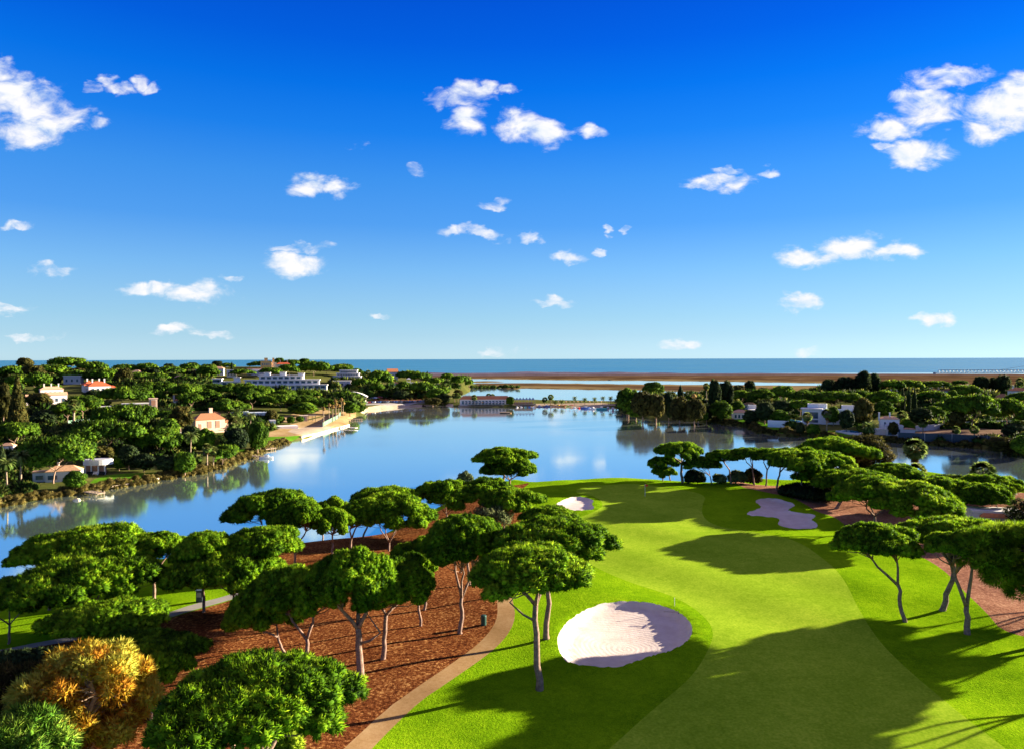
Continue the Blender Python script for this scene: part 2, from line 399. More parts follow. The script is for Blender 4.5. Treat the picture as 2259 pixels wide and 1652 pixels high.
M['bark'] = plain_mat('pine_bark', (.26, .17, .13), .95, .45, 3.0, .9, .1)
M['bark_far'] = plain_mat('pine_bark_far', (.30, .20, .14), .95, .3, 1.0, 0, .1)
M['palm_bark'] = plain_mat('palm_bark', (.30, .22, .15), .95, .4, 3.0, .8, .1)
M['dead_wood'] = plain_mat('dead_wood', (.46, .32, .22), .9, .35, 3.0, .6, .1)
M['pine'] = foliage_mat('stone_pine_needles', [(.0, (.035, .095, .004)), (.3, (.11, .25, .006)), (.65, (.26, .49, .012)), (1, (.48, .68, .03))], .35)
M['pine_far'] = foliage_mat('distant_pine_needles', [(.0, (.028, .068, .006)), (.4, (.08, .17, .010)), (.8, (.18, .31, .015)), (1, (.28, .40, .03))], .2)
M['dark_leaf'] = foliage_mat('dark_tree_leaves', [(.0, (.012, .024, .010)), (.5, (.035, .060, .018)), (1, (.085, .11, .03))], .15)
M['brown_leaf'] = foliage_mat('brownish_tree_leaves', [(.0, (.030, .032, .008)), (.5, (.085, .085, .018)), (1, (.19, .15, .035))], .2)
M['bright_leaf'] = foliage_mat('bright_tree_leaves', [(.0, (.035, .08, .006)), (.5, (.09, .18, .012)), (1, (.22, .31, .03))], .3)
M['olive_leaf'] = foliage_mat('olive_grey_leaves', [(.0, (.07, .10, .035)), (.5, (.17, .22, .08)), (1, (.30, .34, .14))], .2)
M['yellow_leaf'] = foliage_mat('yellowed_pine_needles', [(.0, (.60, .28, .03)), (.2, (.88, .52, .04)), (.5, (.98, .80, .10)), (.8, (.92, .86, .14)), (1, (.5, .68, .07))], .45)
M['young_leaf'] = foliage_mat('young_pine_needles', [(.0, (.08, .22, .02)), (.5, (.26, .50, .04)), (1, (.60, .75, .12))], .3)
M['lime_leaf'] = foliage_mat('lime_shrub_leaves', [(.0, (.12, .20, .01)), (.5, (.32, .44, .02)), (1, (.55, .62, .05))], .35)
M['palm'] = foliage_mat('palm_fronds', [(.0, (.04, .075, .012)), (.5, (.10, .17, .03)), (1, (.25, .30, .08))], .25)
M['dead_palm'] = foliage_mat('dry_palm_fronds', [(.0, (.12, .07, .02)), (.5, (.26, .16, .05)), (1, (.42, .28, .10))], .2)
M['reed'] = foliage_mat('reed_blades', [(.0, (.12, .10, .02)), (.4, (.26, .20, .05)), (.7, (.42, .33, .12)), (1, (.20, .26, .04))], .3)
M['scrub'] = foliage_mat('scrub_leaves', [(.0, (.018, .045, .007)), (.45, (.05, .105, .012)), (.75, (.11, .17, .02)), (1, (.22, .23, .05))], .15)

M['white'] = plain_mat('white_render', (.66, .63, .60), .8, .05)
M['cream'] = plain_mat('cream_render', (.72, .58, .42), .8, .07)
M['peach'] = plain_mat('peach_render', (.74, .50, .34), .8, .07)
M['pinkish'] = plain_mat('pink_white_render', (.78, .66, .62), .8, .06)
M['ochre'] = plain_mat('ochre_render', (.66, .40, .14), .8, .08)
M['greywall'] = plain_mat('grey_render', (.42, .42, .44), .8, .08)
M['bluegrey'] = plain_mat('blue_grey_panel', (.20, .30, .42), .6, .08)
M['terracotta'] = plain_mat('terracotta_tiles', (.55, .20, .08), .85, .25, 2.5, .5)
M['redtile'] = plain_mat('red_tiles', (.52, .10, .035), .85, .2, 2.5, .5)
M['browntile'] = plain_mat('brown_tiles', (.34, .15, .07), .85, .25, 2.5, .5)
M['paletile'] = plain_mat('pale_tiles', (.60, .34, .20), .85, .22, 2.5, .5)
M['glass'] = plain_mat('window_glass', (.05, .09, .13), .12, .3, .4, 0, .6)
M['frame'] = plain_mat('window_frame', (.62, .60, .58), .6, .05)
M['shutter'] = plain_mat('brown_shutter', (.40, .20, .12), .7, .1)
M['green_paint'] = plain_mat('dark_green_paint', (.02, .07, .05), .45, .2)
M['grey_paint'] = plain_mat('dark_grey_paint', (.05, .07, .09), .5, .2)
M['steel'] = plain_mat('steel_paint', (.32, .33, .35), .45, .1, metal=.3)
M['crane'] = plain_mat('crane_paint', (.16, .16, .20), .5, .1)
M['wood'] = plain_mat('weathered_wood', (.30, .22, .15), .85, .25, 2.0, .4)
M['stone'] = plain_mat('limestone', (.60, .48, .34), .9, .2, .8, .4)
M['red'] = plain_mat('red_plastic', (.62, .02, .02), .5, .1)
M['flagred'] = plain_mat('flag_cloth', (.80, .06, .03), .8, .1)
M['tyre'] = plain_mat('tyre_rubber', (.02, .02, .02), .8, .1)
M['pool'] = plain_mat('pool_water', (.01, .22, .48), .05, .1, .5, 0, .5)
M['fence_blue'] = plain_mat('blue_site_fence', (.015, .035, .055), .6, .2)
M['greenfence'] = plain_mat('green_mesh_fence', (.12, .26, .16), .6, .15)
M['metalroof'] = plain_mat('pale_metal_roof', (.60, .66, .70), .45, .06)
M['hedge_dark'] = M['scrub']
def paint(name, col): 
    if name not in M: M[name] = plain_mat(name, col, .3, .04, .5, 0, .5)
    return M[name]
# ------------------------------------------------------------------ ground meshes
def dens(poly, step):
    out = []
    n = len(poly)
    for i in range(n):
        a, b = poly[i], poly[(i + 1) % n]; L = np.linalg.norm(b - a); k = max(1, int(math.ceil(L / step)))
        for j in range(k): out.append(a + (b - a) * j / k)
    return np.array(out)

def inset(poly, d):
    n = len(poly); area = .5 * sum(poly[i][0] * poly[(i + 1) % n][1] - poly[(i + 1) % n][0] * poly[i][1] for i in range(n))
    s = 1 if area > 0 else -1
    out = []
    for i in range(n):
        t = poly[(i + 1) % n] - poly[i - 1]; t = t / (np.linalg.norm(t) + 1e-9)
        out.append(poly[i] + s * d * np.array([-t[1], t[0]]))
    return np.array(out)

def build_land(pts, zones, hfn, keep, default, rings=()):
    """pts: loose ground points; zones: [(name, polygon, material)], later ones win.  One mesh object per zone,
    all cut from the same triangulation, so neighbours share their edge exactly."""
    P = [np.asarray(p, float) for p in pts]; edges = []
    allp = []
    for zn, poly, _ in zones:
        b = sum(len(a) for a in allp); n = len(poly); allp.append(poly)
        edges += [(b + i, b + (i + 1) % n) for i in range(n)]
    for r in rings:
        b = sum(len(a) for a in allp); n = len(r); allp.append(r)
        edges += [(b + i, b + (i + 1) % n) for i in range(n)]
    allp.append(np.array(P))
    V = np.vstack(allp)
    res = geometry.delaunay_2d_cdt([Vector(v) for v in V], edges, [], 0, 1e-4)
    ov = np.array([(v[0], v[1]) for v in res[0]]); of = np.array([f for f in res[2] if len(f) == 3])
    a, b_, c_ = ov[of[:, 0]], ov[of[:, 1]], ov[of[:, 2]]
    cr = (b_[:, 0] - a[:, 0]) * (c_[:, 1] - a[:, 1]) - (b_[:, 1] - a[:, 1]) * (c_[:, 0] - a[:, 0])
    of[cr < 0] = of[cr < 0][:, ::-1]
    of = of[np.abs(cr) > 1e-7]
    cen = ov[of].mean(1)
    z = hfn(ov)
    k = keep(cen); of = of[k]; cen = cen[k]
    zid = np.zeros(len(of), int)
    for i, (zn, poly, _) in enumerate(zones):
        zid[sdist(cen, poly) > 0] = i + 1
    V3 = np.column_stack([ov, z])
    names = {}
    for i, (zn, mat) in enumerate([default] + [(q[0], q[2]) for q in zones]):
        names.setdefault((zn, mat.name), (mat, []))[1].append(i)
    for (zn, _), (mat, ids) in names.items():
        f = of[np.isin(zid, ids)]
        if not len(f): continue
        u, inv = np.unique(f.ravel(), return_inverse=True)
        o = link(zn, mesh_np(zn, V3[u], inv.reshape(-1, 3), mat, smooth=True)); setp(o, kind='structure')

# golf course
gl = lambda pts, it=2, step=1.1: dens(smooth_poly(Gl(pts, h_golf0), it), step)
ROUGH_MULCH = gl([(-500, 1500), (-150, 1455), (0, 1441), (130, 1416), (250, 1397), (360, 1368), (430, 1346), (500, 1327), (570, 1300), (560, 1240), (600, 1199), (700, 1191),
                  (830, 1184), (960, 1130), (1080, 1078), (1140, 1069), (1172, 1063), (1150, 1080), (1172, 1104), (1176, 1160), (1150, 1240), (1122, 1290),
                  (1130, 1340), (1125, 1380), (1080, 1430), (1010, 1475), (930, 1530), (840, 1600), (780, 1660), (640, 1790), (-500, 1790)], 1, 1.4)
MULCH_R = gl([(1560, 1062.5), (1626, 1072), (1696, 1087), (1743, 1095), (1778, 1112), (1801, 1128), (1837, 1138), (1858, 1152), (1880, 1174), (1940, 1195), (2021, 1222),
              (2056, 1240), (2099, 1272), (2152, 1328), (2187, 1363), (2206, 1387), (2259, 1405), (2500, 1460), (2900, 1400), (2900, 1150), (2420, 1106), (2259, 1088), (2130, 1066),
              (2040, 1054), (1960, 1040), (1880, 1052), (1800, 1065), (1720, 1072), (1640, 1066)], 1, 1.6)
FAIR = gl([(1300, 1690), (1408, 1592), (1465, 1545), (1520, 1500), (1560, 1440), (1578, 1392), (1548, 1352), (1500, 1322), (1457, 1305), (1387, 1284), (1304, 1247), (1272, 1222),
           (1240, 1180), (1225, 1146), (1290, 1139), (1335, 1118), (1318, 1094), (1262, 1086), (1290, 1072), (1380, 1064), (1480, 1075), (1560, 1090), (1548, 1115), (1550, 1142), (1585, 1162),
           (1660, 1172), (1760, 1190), (1830, 1240), (1870, 1290), (1890, 1335), (1930, 1405), (2008, 1481), (2131, 1585), (2230, 1660), (2330, 1760), (1500, 1800)], 2, 1.2)
def strip(left, right): return left + right[::-1]
PATH1 = gl(strip([(1137, 1232), (1108, 1262), (1094, 1295), (1097, 1330), (1098, 1356), (1089, 1382), (1057, 1419), (1005, 1457), (971, 1481), (911, 1522), (851, 1563), (757, 1652), (650, 1760)],
                 [(1158, 1240), (1132, 1268), (1122, 1298), (1133, 1330), (1137, 1360), (1127, 1390), (1099, 1424), (1046, 1465), (985, 1508), (929, 1544), (875, 1594), (819, 1652), (715, 1770)]), 1, 1.0)
PATH2 = gl(strip([(-300, 1482), (-100, 1448), (0, 1434), (130, 1408), (250, 1387), (360, 1355), (430, 1331), (500, 1314), (560, 1290)],
                 [(-300, 1494), (-100, 1458), (0, 1443), (130, 1418), (250, 1398), (360, 1367), (430, 1344), (500, 1325), (570, 1300)]), 1, 1.2)
B1 = gl(BUNK1, 2, .5); B2 = gl(BUNK2, 2, .6); B3 = gl(BUNK3, 2, .7)
GB = [(B1, .85, .9), (B2, .6, .8), (B3, .5, .8)]

def h_golf(P):
    P = np.atleast_2d(np.asarray(P, float))
    z = h_golf0(P)
    for poly, dep, w in GB:
        lo = poly.min(0) - 3; hi = poly.max(0) + 3
        q = (P[:, 0] > lo[0]) & (P[:, 0] < hi[0]) & (P[:, 1] > lo[1]) & (P[:, 1] < hi[1])
        if q.any():
            s = sdist(P[q], poly)
            z[q] += .16 * np.exp(-((s + .6) / .9) ** 2) * (s < 0) - dep * ss(s, 0, w) * .8 - dep * .5 * ss(s, w, 5)
    return z

def h_full(P):
    P = np.atleast_2d(np.asarray(P, float))
    return np.maximum.reduce([h_golf(P), h_left(P), h_right(P), h_marsh(P)])

def jit(P, a): return P + rng.uniform(-a, a, P.shape)

xs = np.arange(-150, 260, 2.0); ys = np.arange(34, 260, 2.0)
g1 = np.array([(x, y) for y in ys for x in xs]); g1 = jit(g1, .5)
far1 = np.array([(x, y) for y in np.arange(-60, 34, 9.0) for x in np.arange(-300, 420, 9.0)] + [(x, y) for y in np.arange(34, 260, 7.0) for x in list(np.arange(-300, -151, 9.0)) + list(np.arange(262, 430, 9.0))])
pts = np.vstack([g1, jit(far1, .5)])
s = sdist(pts, GOLF); pts = pts[s > -12]
for b in (B1, B2, B3):                          # keep loose points clear of the lips
    s = sdist(pts, b); pts = pts[np.abs(s) > .9]
build_land(pts, [('mulch_ground', ROUGH_MULCH, M['mulch']), ('bark_ground', MULCH_R, M['mulch_right']), ('fairway', FAIR, M['fairway']),
                 ('cart_path', PATH1, M['path']), ('footpath', PATH2, M['path_grey']),
                 ('sand_bunker', B1, M['sand']), ('sand_bunker', B2, M['sand']), ('sand_bunker', B3, M['sand'])],
           h_golf, lambda c: sdist(c, GOLF) > -10, ('rough_grass', M['rough']),
           rings=[inset(B1, .35), inset(B1, .8), inset(B1, 2), inset(B2, .4), inset(B2, .85), inset(B3, .4), inset(B3, .85), inset(B1, -.8)])

# far shores, cut the same way on a grid that widens with distance
def polar(d0, d1, a0, a1, r, da):
    D = d0 * r ** np.arange(int(math.log(d1 / d0) / math.log(r)) + 1)
    A = np.arange(a0, a1, da)
    return np.array([(d * math.tan(R_(a)), d) for d in D for a in A])
lf = lambda pts, st=4, it=1: dens(smooth_poly(Gl(pts, h_left), it), st)
rf = lambda pts, st=4, it=1: dens(smooth_poly(Gl(pts, h_right), it), st)
P_ = polar(100, 1420, -56, 14, 1.02, .8); P_ = P_[sdist(P_, LEFT) > -14]
build_land(jit(P_, .8), [
    ('garden_lawn', lf([(185, 1078), (215, 1050), (290, 1042), (375, 1043), (365, 1052), (290, 1064), (230, 1072), (205, 1081)]), M['lawn']),
    ('garden_lawn', lf([(440, 1040), (470, 1025), (480, 1000), (520, 990), (570, 993), (560, 1005), (520, 1020), (480, 1034)]), M['lawn']),
    ('garden_lawn', lf([(565, 985), (580, 965), (640, 958), (665, 960), (655, 968), (610, 980), (585, 990)]), M['lawn']),
    ('sandy_shore', lf([(560, 962), (610, 948), (640, 935), (690, 925), (730, 912), (770, 905), (790, 912), (768, 928), (772, 938), (735, 947), (700, 957), (660, 966)]), M['sandy']),
    ('sand_terrace', lf([(625, 948), (700, 938), (742, 944), (690, 958), (665, 962)]), M['beach']),
    ('sandy_shore', lf([(600, 925), (660, 908), (720, 902), (735, 910), (640, 934)]), M['sandy']),
    ('heath_bank', lf([(815, 889), (830, 878), (900, 870), (960, 872), (985, 882), (900, 884)]), M['heath']),
    ('beach', lf([(788, 910), (800, 896), (850, 892), (900, 890), (985, 889), (1005, 893), (985, 897), (900, 899), (830, 905)]), M['beach']),
    ('beach', lf([(1126, 890), (1240, 889), (1360, 890), (1360, 899), (1130, 896)]), M['beach']),
    ('car_park', lf([(800, 890), (830, 886), (900, 883.5), (985, 883.5), (985, 887), (900, 888.6), (810, 894)], 3), M['path_grey']),
    ('villa_grounds', lf([(100, 945), (170, 925), (215, 922), (215, 940), (140, 950)]), M['sandy']),
    ], h_left, lambda c: sdist(c, LEFT) > -6, ('shore_ground', M['earth']))
P_ = polar(250, 780, 6, 54, 1.02, .7); P_ = P_[sdist(P_, RIGHT) > -14]
build_land(jit(P_, .8), [
    ('garden_lawn', rf([(1770, 958), (1800, 951), (1860, 948), (1905, 955), (1885, 962), (1820, 966)]), M['lawn']),
    ('garden_lawn', rf([(1560, 922), (1600, 917), (1650, 922), (1720, 938), (1750, 950), (1740, 958), (1690, 950), (1640, 936)]), M['lawn']),
    ('building_plot', rf([(1960, 958), (2040, 950), (2150, 935), (2259, 935), (2500, 950), (2500, 985), (2259, 975), (2150, 968), (2060, 966)]), M['mud']),
    ], h_right, lambda c: sdist(c, RIGHT) > -6, ('shore_ground', M['earth']))
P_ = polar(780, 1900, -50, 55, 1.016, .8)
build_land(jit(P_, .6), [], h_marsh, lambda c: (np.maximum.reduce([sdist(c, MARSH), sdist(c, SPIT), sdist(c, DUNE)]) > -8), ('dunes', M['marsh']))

def quadmesh(name, x0, x1, y0, y1, z, mat):
    o = link(name, mesh_np(name, np.array([(x0, y0, z), (x1, y0, z), (x1, y1, z), (x0, y1, z)]), np.array([[0, 1, 2, 3]]), mat)); return setp(o, kind='structure')
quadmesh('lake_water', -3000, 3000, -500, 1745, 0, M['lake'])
quadmesh('sea_water', -90000, 90000, 1745, 120000, -.004, M['sea'])
# ------------------------------------------------------------------ sky
SUN_AZ = 22.0      # degrees forward of the right-hand side
SUN_EL = 12.5
w = bpy.data.worlds.new('World'); scene.world = w; w.use_nodes = True; nt = w.node_tree
bg = nt.nodes['Background']; wo = nt.nodes['World Output']
sky = nt.nodes.new('ShaderNodeTexSky'); sky.sky_type = 'NISHITA'; sky.sun_disc = False
sky.sun_elevation = R_(SUN_EL)
sdir = Vector((math.cos(R_(SUN_EL)) * math.cos(R_(SUN_AZ)), math.cos(R_(SUN_EL)) * math.sin(R_(SUN_AZ)), math.sin(R_(SUN_EL))))
sky.sun_rotation = math.atan2(sdir.x, sdir.y)       # measured from +Y towards +X
sky.air_density = 1.0; sky.dust_density = .3; sky.ozone_density = 3.0; sky.altitude = 0
tc = nt.nodes.new('ShaderNodeTexCoord').outputs['Generated']
sep = nt.nodes.new('ShaderNodeSeparateXYZ'); nt.links.new(tc, sep.inputs[0])
ely = math_(nt, 'MULTIPLY', math_(nt, 'MAXIMUM', sep.outputs[2], 0.0), 2.0)
# the picture's deep polarised blue: saturation grows up to the frame's top; overhead an added neutral fill brightens shadows
grade = ramp(nt, ely, SKY_GRADE)
bw = nt.nodes.new('ShaderNodeRGBToBW'); nt.links.new(sky.outputs[0], bw.inputs[0]); cbw = nt.nodes.new('ShaderNodeCombineXYZ'); _bp = math_(nt, 'POWER', bw.outputs[0], .35)
for _i in range(3): nt.links.new(_bp, cbw.inputs[_i])
skyc = mixc(nt, 1.0, mixc(nt, SKY_MONO, sky.outputs[0], cbw.outputs[0]), grade, 'MULTIPLY'); _vm = N(nt, 'ShaderNodeVectorMath', operation='SCALE'); nt.links.new(skyc, _vm.inputs[0]); _vm.inputs['Scale'].default_value = 3.0; skyc = _vm.outputs[0]
ymax = math_(nt, 'MAXIMUM', sep.outputs[1], .02)
comb = nt.nodes.new('ShaderNodeCombineXYZ')
nt.links.new(math_(nt, 'DIVIDE', sep.outputs[0], ymax), comb.inputs[0]); nt.links.new(math_(nt, 'DIVIDE', sep.outputs[2], ymax), comb.inputs[1])
uv = comb.outputs[0]
mpw = N(nt, 'ShaderNodeMapping'); mpw.inputs['Scale'].default_value = (1, 1.7, 1); nt.links.new(uv, mpw.inputs[0])
nz = nt.nodes.new('ShaderNodeTexNoise'); nz.inputs['Scale'].default_value = 21; nz.inputs['Detail'].default_value = 8; nz.inputs['Roughness'].default_value = .6; nz.inputs['Distortion'].default_value = .35
nt.links.new(mpw.outputs[0], nz.inputs['Vector'])
nz2 = nt.nodes.new('ShaderNodeTexNoise'); nz2.inputs['Scale'].default_value = 30; nz2.inputs['Detail'].default_value = 5; nt.links.new(mpw.outputs[0], nz2.inputs['Vector'])
wv = N(nt, 'ShaderNodeVectorMath', operation='SUBTRACT'); nt.links.new(nz2.outputs['Color'], wv.inputs[0]); wv.inputs[1].default_value = (.5, .5, .5)
ws = N(nt, 'ShaderNodeVectorMath', operation='SCALE'); nt.links.new(wv.outputs[0], ws.inputs[0]); ws.inputs['Scale'].default_value = .035
wa = N(nt, 'ShaderNodeVectorMath', operation='ADD'); nt.links.new(uv, wa.inputs[0]); nt.links.new(ws.outputs[0], wa.inputs[1])
uvw = wa.outputs[0]
CL = [(20, 205, 80, 52, .9), (60, 235, 90, 48, .75), (75, 285, 80, 38, .9), (130, 255, 65, 40, .5), (190, 270, 45, 22, .22), (0, 170, 42, 40, .9),
      (205, 197, 24, 12, .3), (238, 180, 28, 15, .6), (262, 194, 30, 14, .55), (312, 184, 24, 15, .6), (332, 198, 22, 14, .5),
      (960, 217, 30, 18, .32), (1035, 207, 58, 28, .36), (1075, 195, 26, 18, .4), (1112, 195, 30, 17, .5), (1035, 270, 45, 32, .7), (1145, 278, 56, 38, 1), (1208, 294, 58, 38, 1), (1310, 292, 32, 16, .55),
      (688, 412, 50, 28, .9), (735, 412, 42, 22, .85), (655, 548, 70, 12, .45), (645, 582, 80, 25, .8), (350, 637, 80, 14, .4), (430, 647, 88, 24, .75),
      (110, 598, 46, 16, .38), (40, 498, 40, 10, .42), (518, 616, 26, 9, .4), (18, 682, 46, 13, .5), (390, 725, 52, 13, .45), (455, 738, 50, 11, .4), (65, 743, 38, 9, .3), (128, 738, 24, 7, .25),
      (1085, 447, 34, 11, .4), (1025, 510, 52, 15, .45), (1065, 518, 35, 12, .45), (1105, 536, 20, 9, .42), (1165, 526, 28, 10, .34), (1248, 567, 44, 13, .65), (1328, 557, 18, 10, .42), (1343, 504, 14, 9, .5),
      (1377, 509, 14, 8, .35), (1215, 664, 40, 11, .5), (840, 694, 24, 7, .35), (1600, 402, 80, 20, .55), (1695, 385, 26, 14, .6), (1600, 376, 34, 9, .35), (1540, 408, 34, 10, .4),
      (1780, 570, 82, 23, .85), (1885, 547, 80, 32, .9), (1975, 553, 68, 20, .7), (2015, 208, 60, 22, .5), (2110, 172, 92, 28, .6), (2050, 242, 92, 45, .8), (1965, 288, 70, 26, .6), (2015, 345, 76, 34, .75), (1950, 325, 30, 14, .5),
      (2215, 245, 96, 62, 1), (2280, 215, 90, 62, 1), (2185, 285, 66, 36, .7), (1765, 668, 56, 18, .55), (2055, 700, 52, 14, .45), (1500, 759, 48, 13, .36), (1800, 778, 34, 8, .2), (920, 380, 26, 14, .2), (790, 318, 26, 10, .18), (1120, 778, 60, 9, .2)]
acc = None
for (cx, cy, a, b_, cap) in CL:
    d = ray(cx, cy)
    e1 = N(nt, 'ShaderNodeVectorMath', operation='SUBTRACT'); nt.links.new(uvw, e1.inputs[0]); e1.inputs[1].default_value = (d[0], d[2], 0)
    e2 = N(nt, 'ShaderNodeVectorMath', operation='MULTIPLY'); nt.links.new(e1.outputs[0], e2.inputs[0]); e2.inputs[1].default_value = (FD / a / 1.15, FD / b_ / 1.12, 0)
    e3 = N(nt, 'ShaderNodeVectorMath', operation='LENGTH'); nt.links.new(e2.outputs[0], e3.inputs[0])
    mv = math_(nt, 'MINIMUM', math_(nt, 'SUBTRACT', 1.0, e3.outputs['Value']), cap * .9)
    acc = mv if acc is None else math_(nt, 'MAXIMUM', acc, mv)
dn = math_(nt, 'MULTIPLY_ADD', math_(nt, 'SUBTRACT', nz.outputs['Fac'], .5), 1.9, acc)
mr = N(nt, 'ShaderNodeMapRange', interpolation_type='SMOOTHSTEP'); mr.inputs[1].default_value = .0; mr.inputs[2].default_value = .78; nt.links.new(dn, mr.inputs[0])
gate = math_(nt, 'GREATER_THAN', acc, -.4); dfront = math_(nt, 'GREATER_THAN', sep.outputs[1], .02)
fac = math_(nt, 'MULTIPLY', math_(nt, 'MULTIPLY', mr.outputs[0], gate), dfront)
# sunlit tops, softly shaded undersides: compare the cloud's thickness a little higher up
nzu = nt.nodes.new('ShaderNodeTexNoise'); nzu.inputs['Scale'].default_value = 21; nzu.inputs['Detail'].default_value = 5; nzu.inputs['Roughness'].default_value = .5; nzu.inputs['Distortion'].default_value = .35
offv = N(nt, 'ShaderNodeVectorMath', operation='ADD'); nt.links.new(mpw.outputs[0], offv.inputs[0]); offv.inputs[1].default_value = (.008, .014, 0); nt.links.new(offv.outputs[0], nzu.inputs['Vector'])
lit = math_(nt, 'MULTIPLY_ADD', math_(nt, 'SUBTRACT', nz.outputs['Fac'], nzu.outputs['Fac']), 3.0, math_(nt, 'MULTIPLY_ADD', acc, .6, .45)); lit.node.use_clamp = True
cloudc = mixc(nt, lit, CLOUD_A, CLOUD_B)
nt.links.new(mixc(nt, fac, skyc, cloudc), bg.inputs[0]); bg.inputs[1].default_value = SKY_STRENGTH
w.cycles.sampling_method = 'MANUAL'; w.cycles.sample_map_resolution = 512
sl = bpy.data.lights.new('sun', 'SUN'); so = bpy.data.objects.new('sun', sl); COL.objects.link(so)
sl.energy = SUN_STRENGTH; sl.angle = R_(.55); sl.color = SUN_COLOR
so.rotation_euler = sdir.to_track_quat('Z', 'Y').to_euler(); so.location = (60, 40, 80)
vs = scene.view_settings; vs.view_transform = 'Standard'; vs.look = 'None'; vs.gamma = 1; vs.exposure = EXPOSURE; vs.use_curve_mapping = False
scene.cycles.max_bounces = 6; scene.cycles.diffuse_bounces = 3; scene.cycles.glossy_bounces = 3; scene.cycles.transparent_max_bounces = 4
scene.cycles.sample_clamp_indirect = 4
# ------------------------------------------------------------------ foliage
def ICO_MESH(name, mat):
    V, F = ICO[2]; r = np.random.default_rng(3)
    return mesh_np(name, V * (1 + r.normal(0, .08, (len(V), 1))), F, mat)
def ico(sub):
    bm = bmesh.new(); bmesh.ops.create_icosphere(bm, subdivisions=sub, radius=1)
    V = np.array([v.co[:] for v in bm.verts]); F = np.array([[v.index for v in f.verts] for f in bm.faces]); bm.free(); return V, F
ICO = {k: ico(k) for k in (1, 2, 3)}

def foliage_geo(lobes, bump, seed, blades=40, blade=.4, width=.13, zmin=-.35, tint=(.25, .8), core=1, spread=1.0, gap=.0, corek=.8, bumpdens=1.0, up=.25, lobecore=.80):
    """lobes [(centre, radii)] -> verts, tris, tint, normals.  Each lobe carries small rounded sprays, each spray a
    little solid heart bristling with pointed leaf blades."""
    r = np.random.default_rng(seed)
    C = []; Nn = []; BR = []; T = []
    for c, rad in lobes:
        c = np.array(c, float); rad = np.array(rad, float) * np.ones(3)
        area = 4 * math.pi * ((rad[0] * rad[1]) ** 1.6 / 3 + (rad[0] * rad[2]) ** 1.6 / 3 + (rad[1] * rad[2]) ** 1.6 / 3) ** (1 / 1.6)
        n = max(4, int(area * bumpdens / (bump * bump * 1.5)))
        i = np.arange(n) + .5; zz = 1 - 2 * i / n; ph = i * 2.39996 + r.uniform(0, 6.28)
        q = np.sqrt(1 - zz * zz); D = np.column_stack([q * np.cos(ph), q * np.sin(ph), zz]) + r.normal(0, .08, (n, 3))
        D /= np.linalg.norm(D, axis=1)[:, None]; D = D[D[:, 2] > zmin]
        if gap: D = D[r.random(len(D)) > gap]
        if not len(D): continue
        p = c + D * rad * r.uniform(.80, 1.10, (len(D), 1))
        nn = D / rad; nn /= np.linalg.norm(nn, axis=1)[:, None]
        C.append(p); Nn.append(nn); BR.append(bump * r.uniform(.75, 1.3, len(D)))
        T.append(np.clip(r.uniform(tint[0], tint[1]) + r.normal(0, .22, len(D)), 0, 1))
    C = np.vstack(C); Nn = np.vstack(Nn); BR = np.concatenate(BR); T = np.concatenate(T)
    # drop sprays buried in other lobes
    keep = np.ones(len(C), bool)
    for c, rad in lobes:
        d = (C - np.array(c)) / (np.array(rad) * np.ones(3)); keep &= (d * d).sum(1) > .55
    C, Nn, BR, T = C[keep], Nn[keep], BR[keep], T[keep]
    VV, FF, TT, NN = [], [], [], []; base = 0
    # hearts
    iv, jf = ICO[core]
    jitv = 1 + r.normal(0, .10, (len(C), len(iv), 1))
    hv = C[:, None] + iv[None] * BR[:, None, None] * corek * jitv
    VV.append(hv.reshape(-1, 3)); FF.append((jf[None] + (np.arange(len(C)) * len(iv))[:, None, None]).reshape(-1, 3))
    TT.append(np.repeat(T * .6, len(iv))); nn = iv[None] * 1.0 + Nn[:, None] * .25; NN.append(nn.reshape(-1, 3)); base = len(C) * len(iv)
    # lobe cores so nothing shows through the middle
    iv2, jf2 = ICO[2]
    for c, rad in lobes:
        VV.append(np.array(c) + iv2 * np.array(rad) * np.ones(3) * lobecore * (1 + r.normal(0, .05, (len(iv2), 1)))); FF.append(jf2 + base); base += len(iv2)
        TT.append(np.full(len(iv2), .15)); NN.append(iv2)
    # blades
    K = blades; n = len(C)
    d = r.normal(0, 1, (n, K, 3)); d /= np.linalg.norm(d, axis=2)[:, :, None]
    d = d * spread + Nn[:, None] * .75; d[:, :, 2] += up; d /= np.linalg.norm(d, axis=2)[:, :, None]
    o = C[:, None] + d * (BR[:, None, None] * r.uniform(.45, .85, (n, K, 1)))
    L = blade * r.uniform(.6, 1.3, (n, K, 1)); side = np.cross(d, r.normal(0, 1, (n, K, 3))); side /= np.linalg.norm(side, axis=2)[:, :, None] + 1e-9
    side *= width * .5 * r.uniform(.7, 1.3, (n, K, 1))
    tip = o + d * L
    bv = np.stack([o - side, o + side, tip], 2).reshape(-1, 3)
    VV.append(bv); m = n * K; FF.append(np.arange(m * 3).reshape(-1, 3) + base)
    t = np.repeat(np.clip(T[:, None] + r.normal(0, .10, (n, K)), 0, 1).ravel(), 3); TT.append(t)
    nb = d * .9 + Nn[:, None] * .2 + r.normal(0, .35, d.shape); NN.append(np.repeat(nb.reshape(-1, 3), 3, 0))
    return np.vstack(VV), np.vstack(FF), np.concatenate(TT), np.vstack(NN)

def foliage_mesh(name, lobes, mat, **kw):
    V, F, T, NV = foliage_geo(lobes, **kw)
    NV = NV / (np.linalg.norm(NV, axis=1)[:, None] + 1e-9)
    return mesh_np(name, V, F, mat, smooth=True, attrs={'tint': ('FLOAT', T), 'nrm': ('FLOAT_VECTOR', NV)})

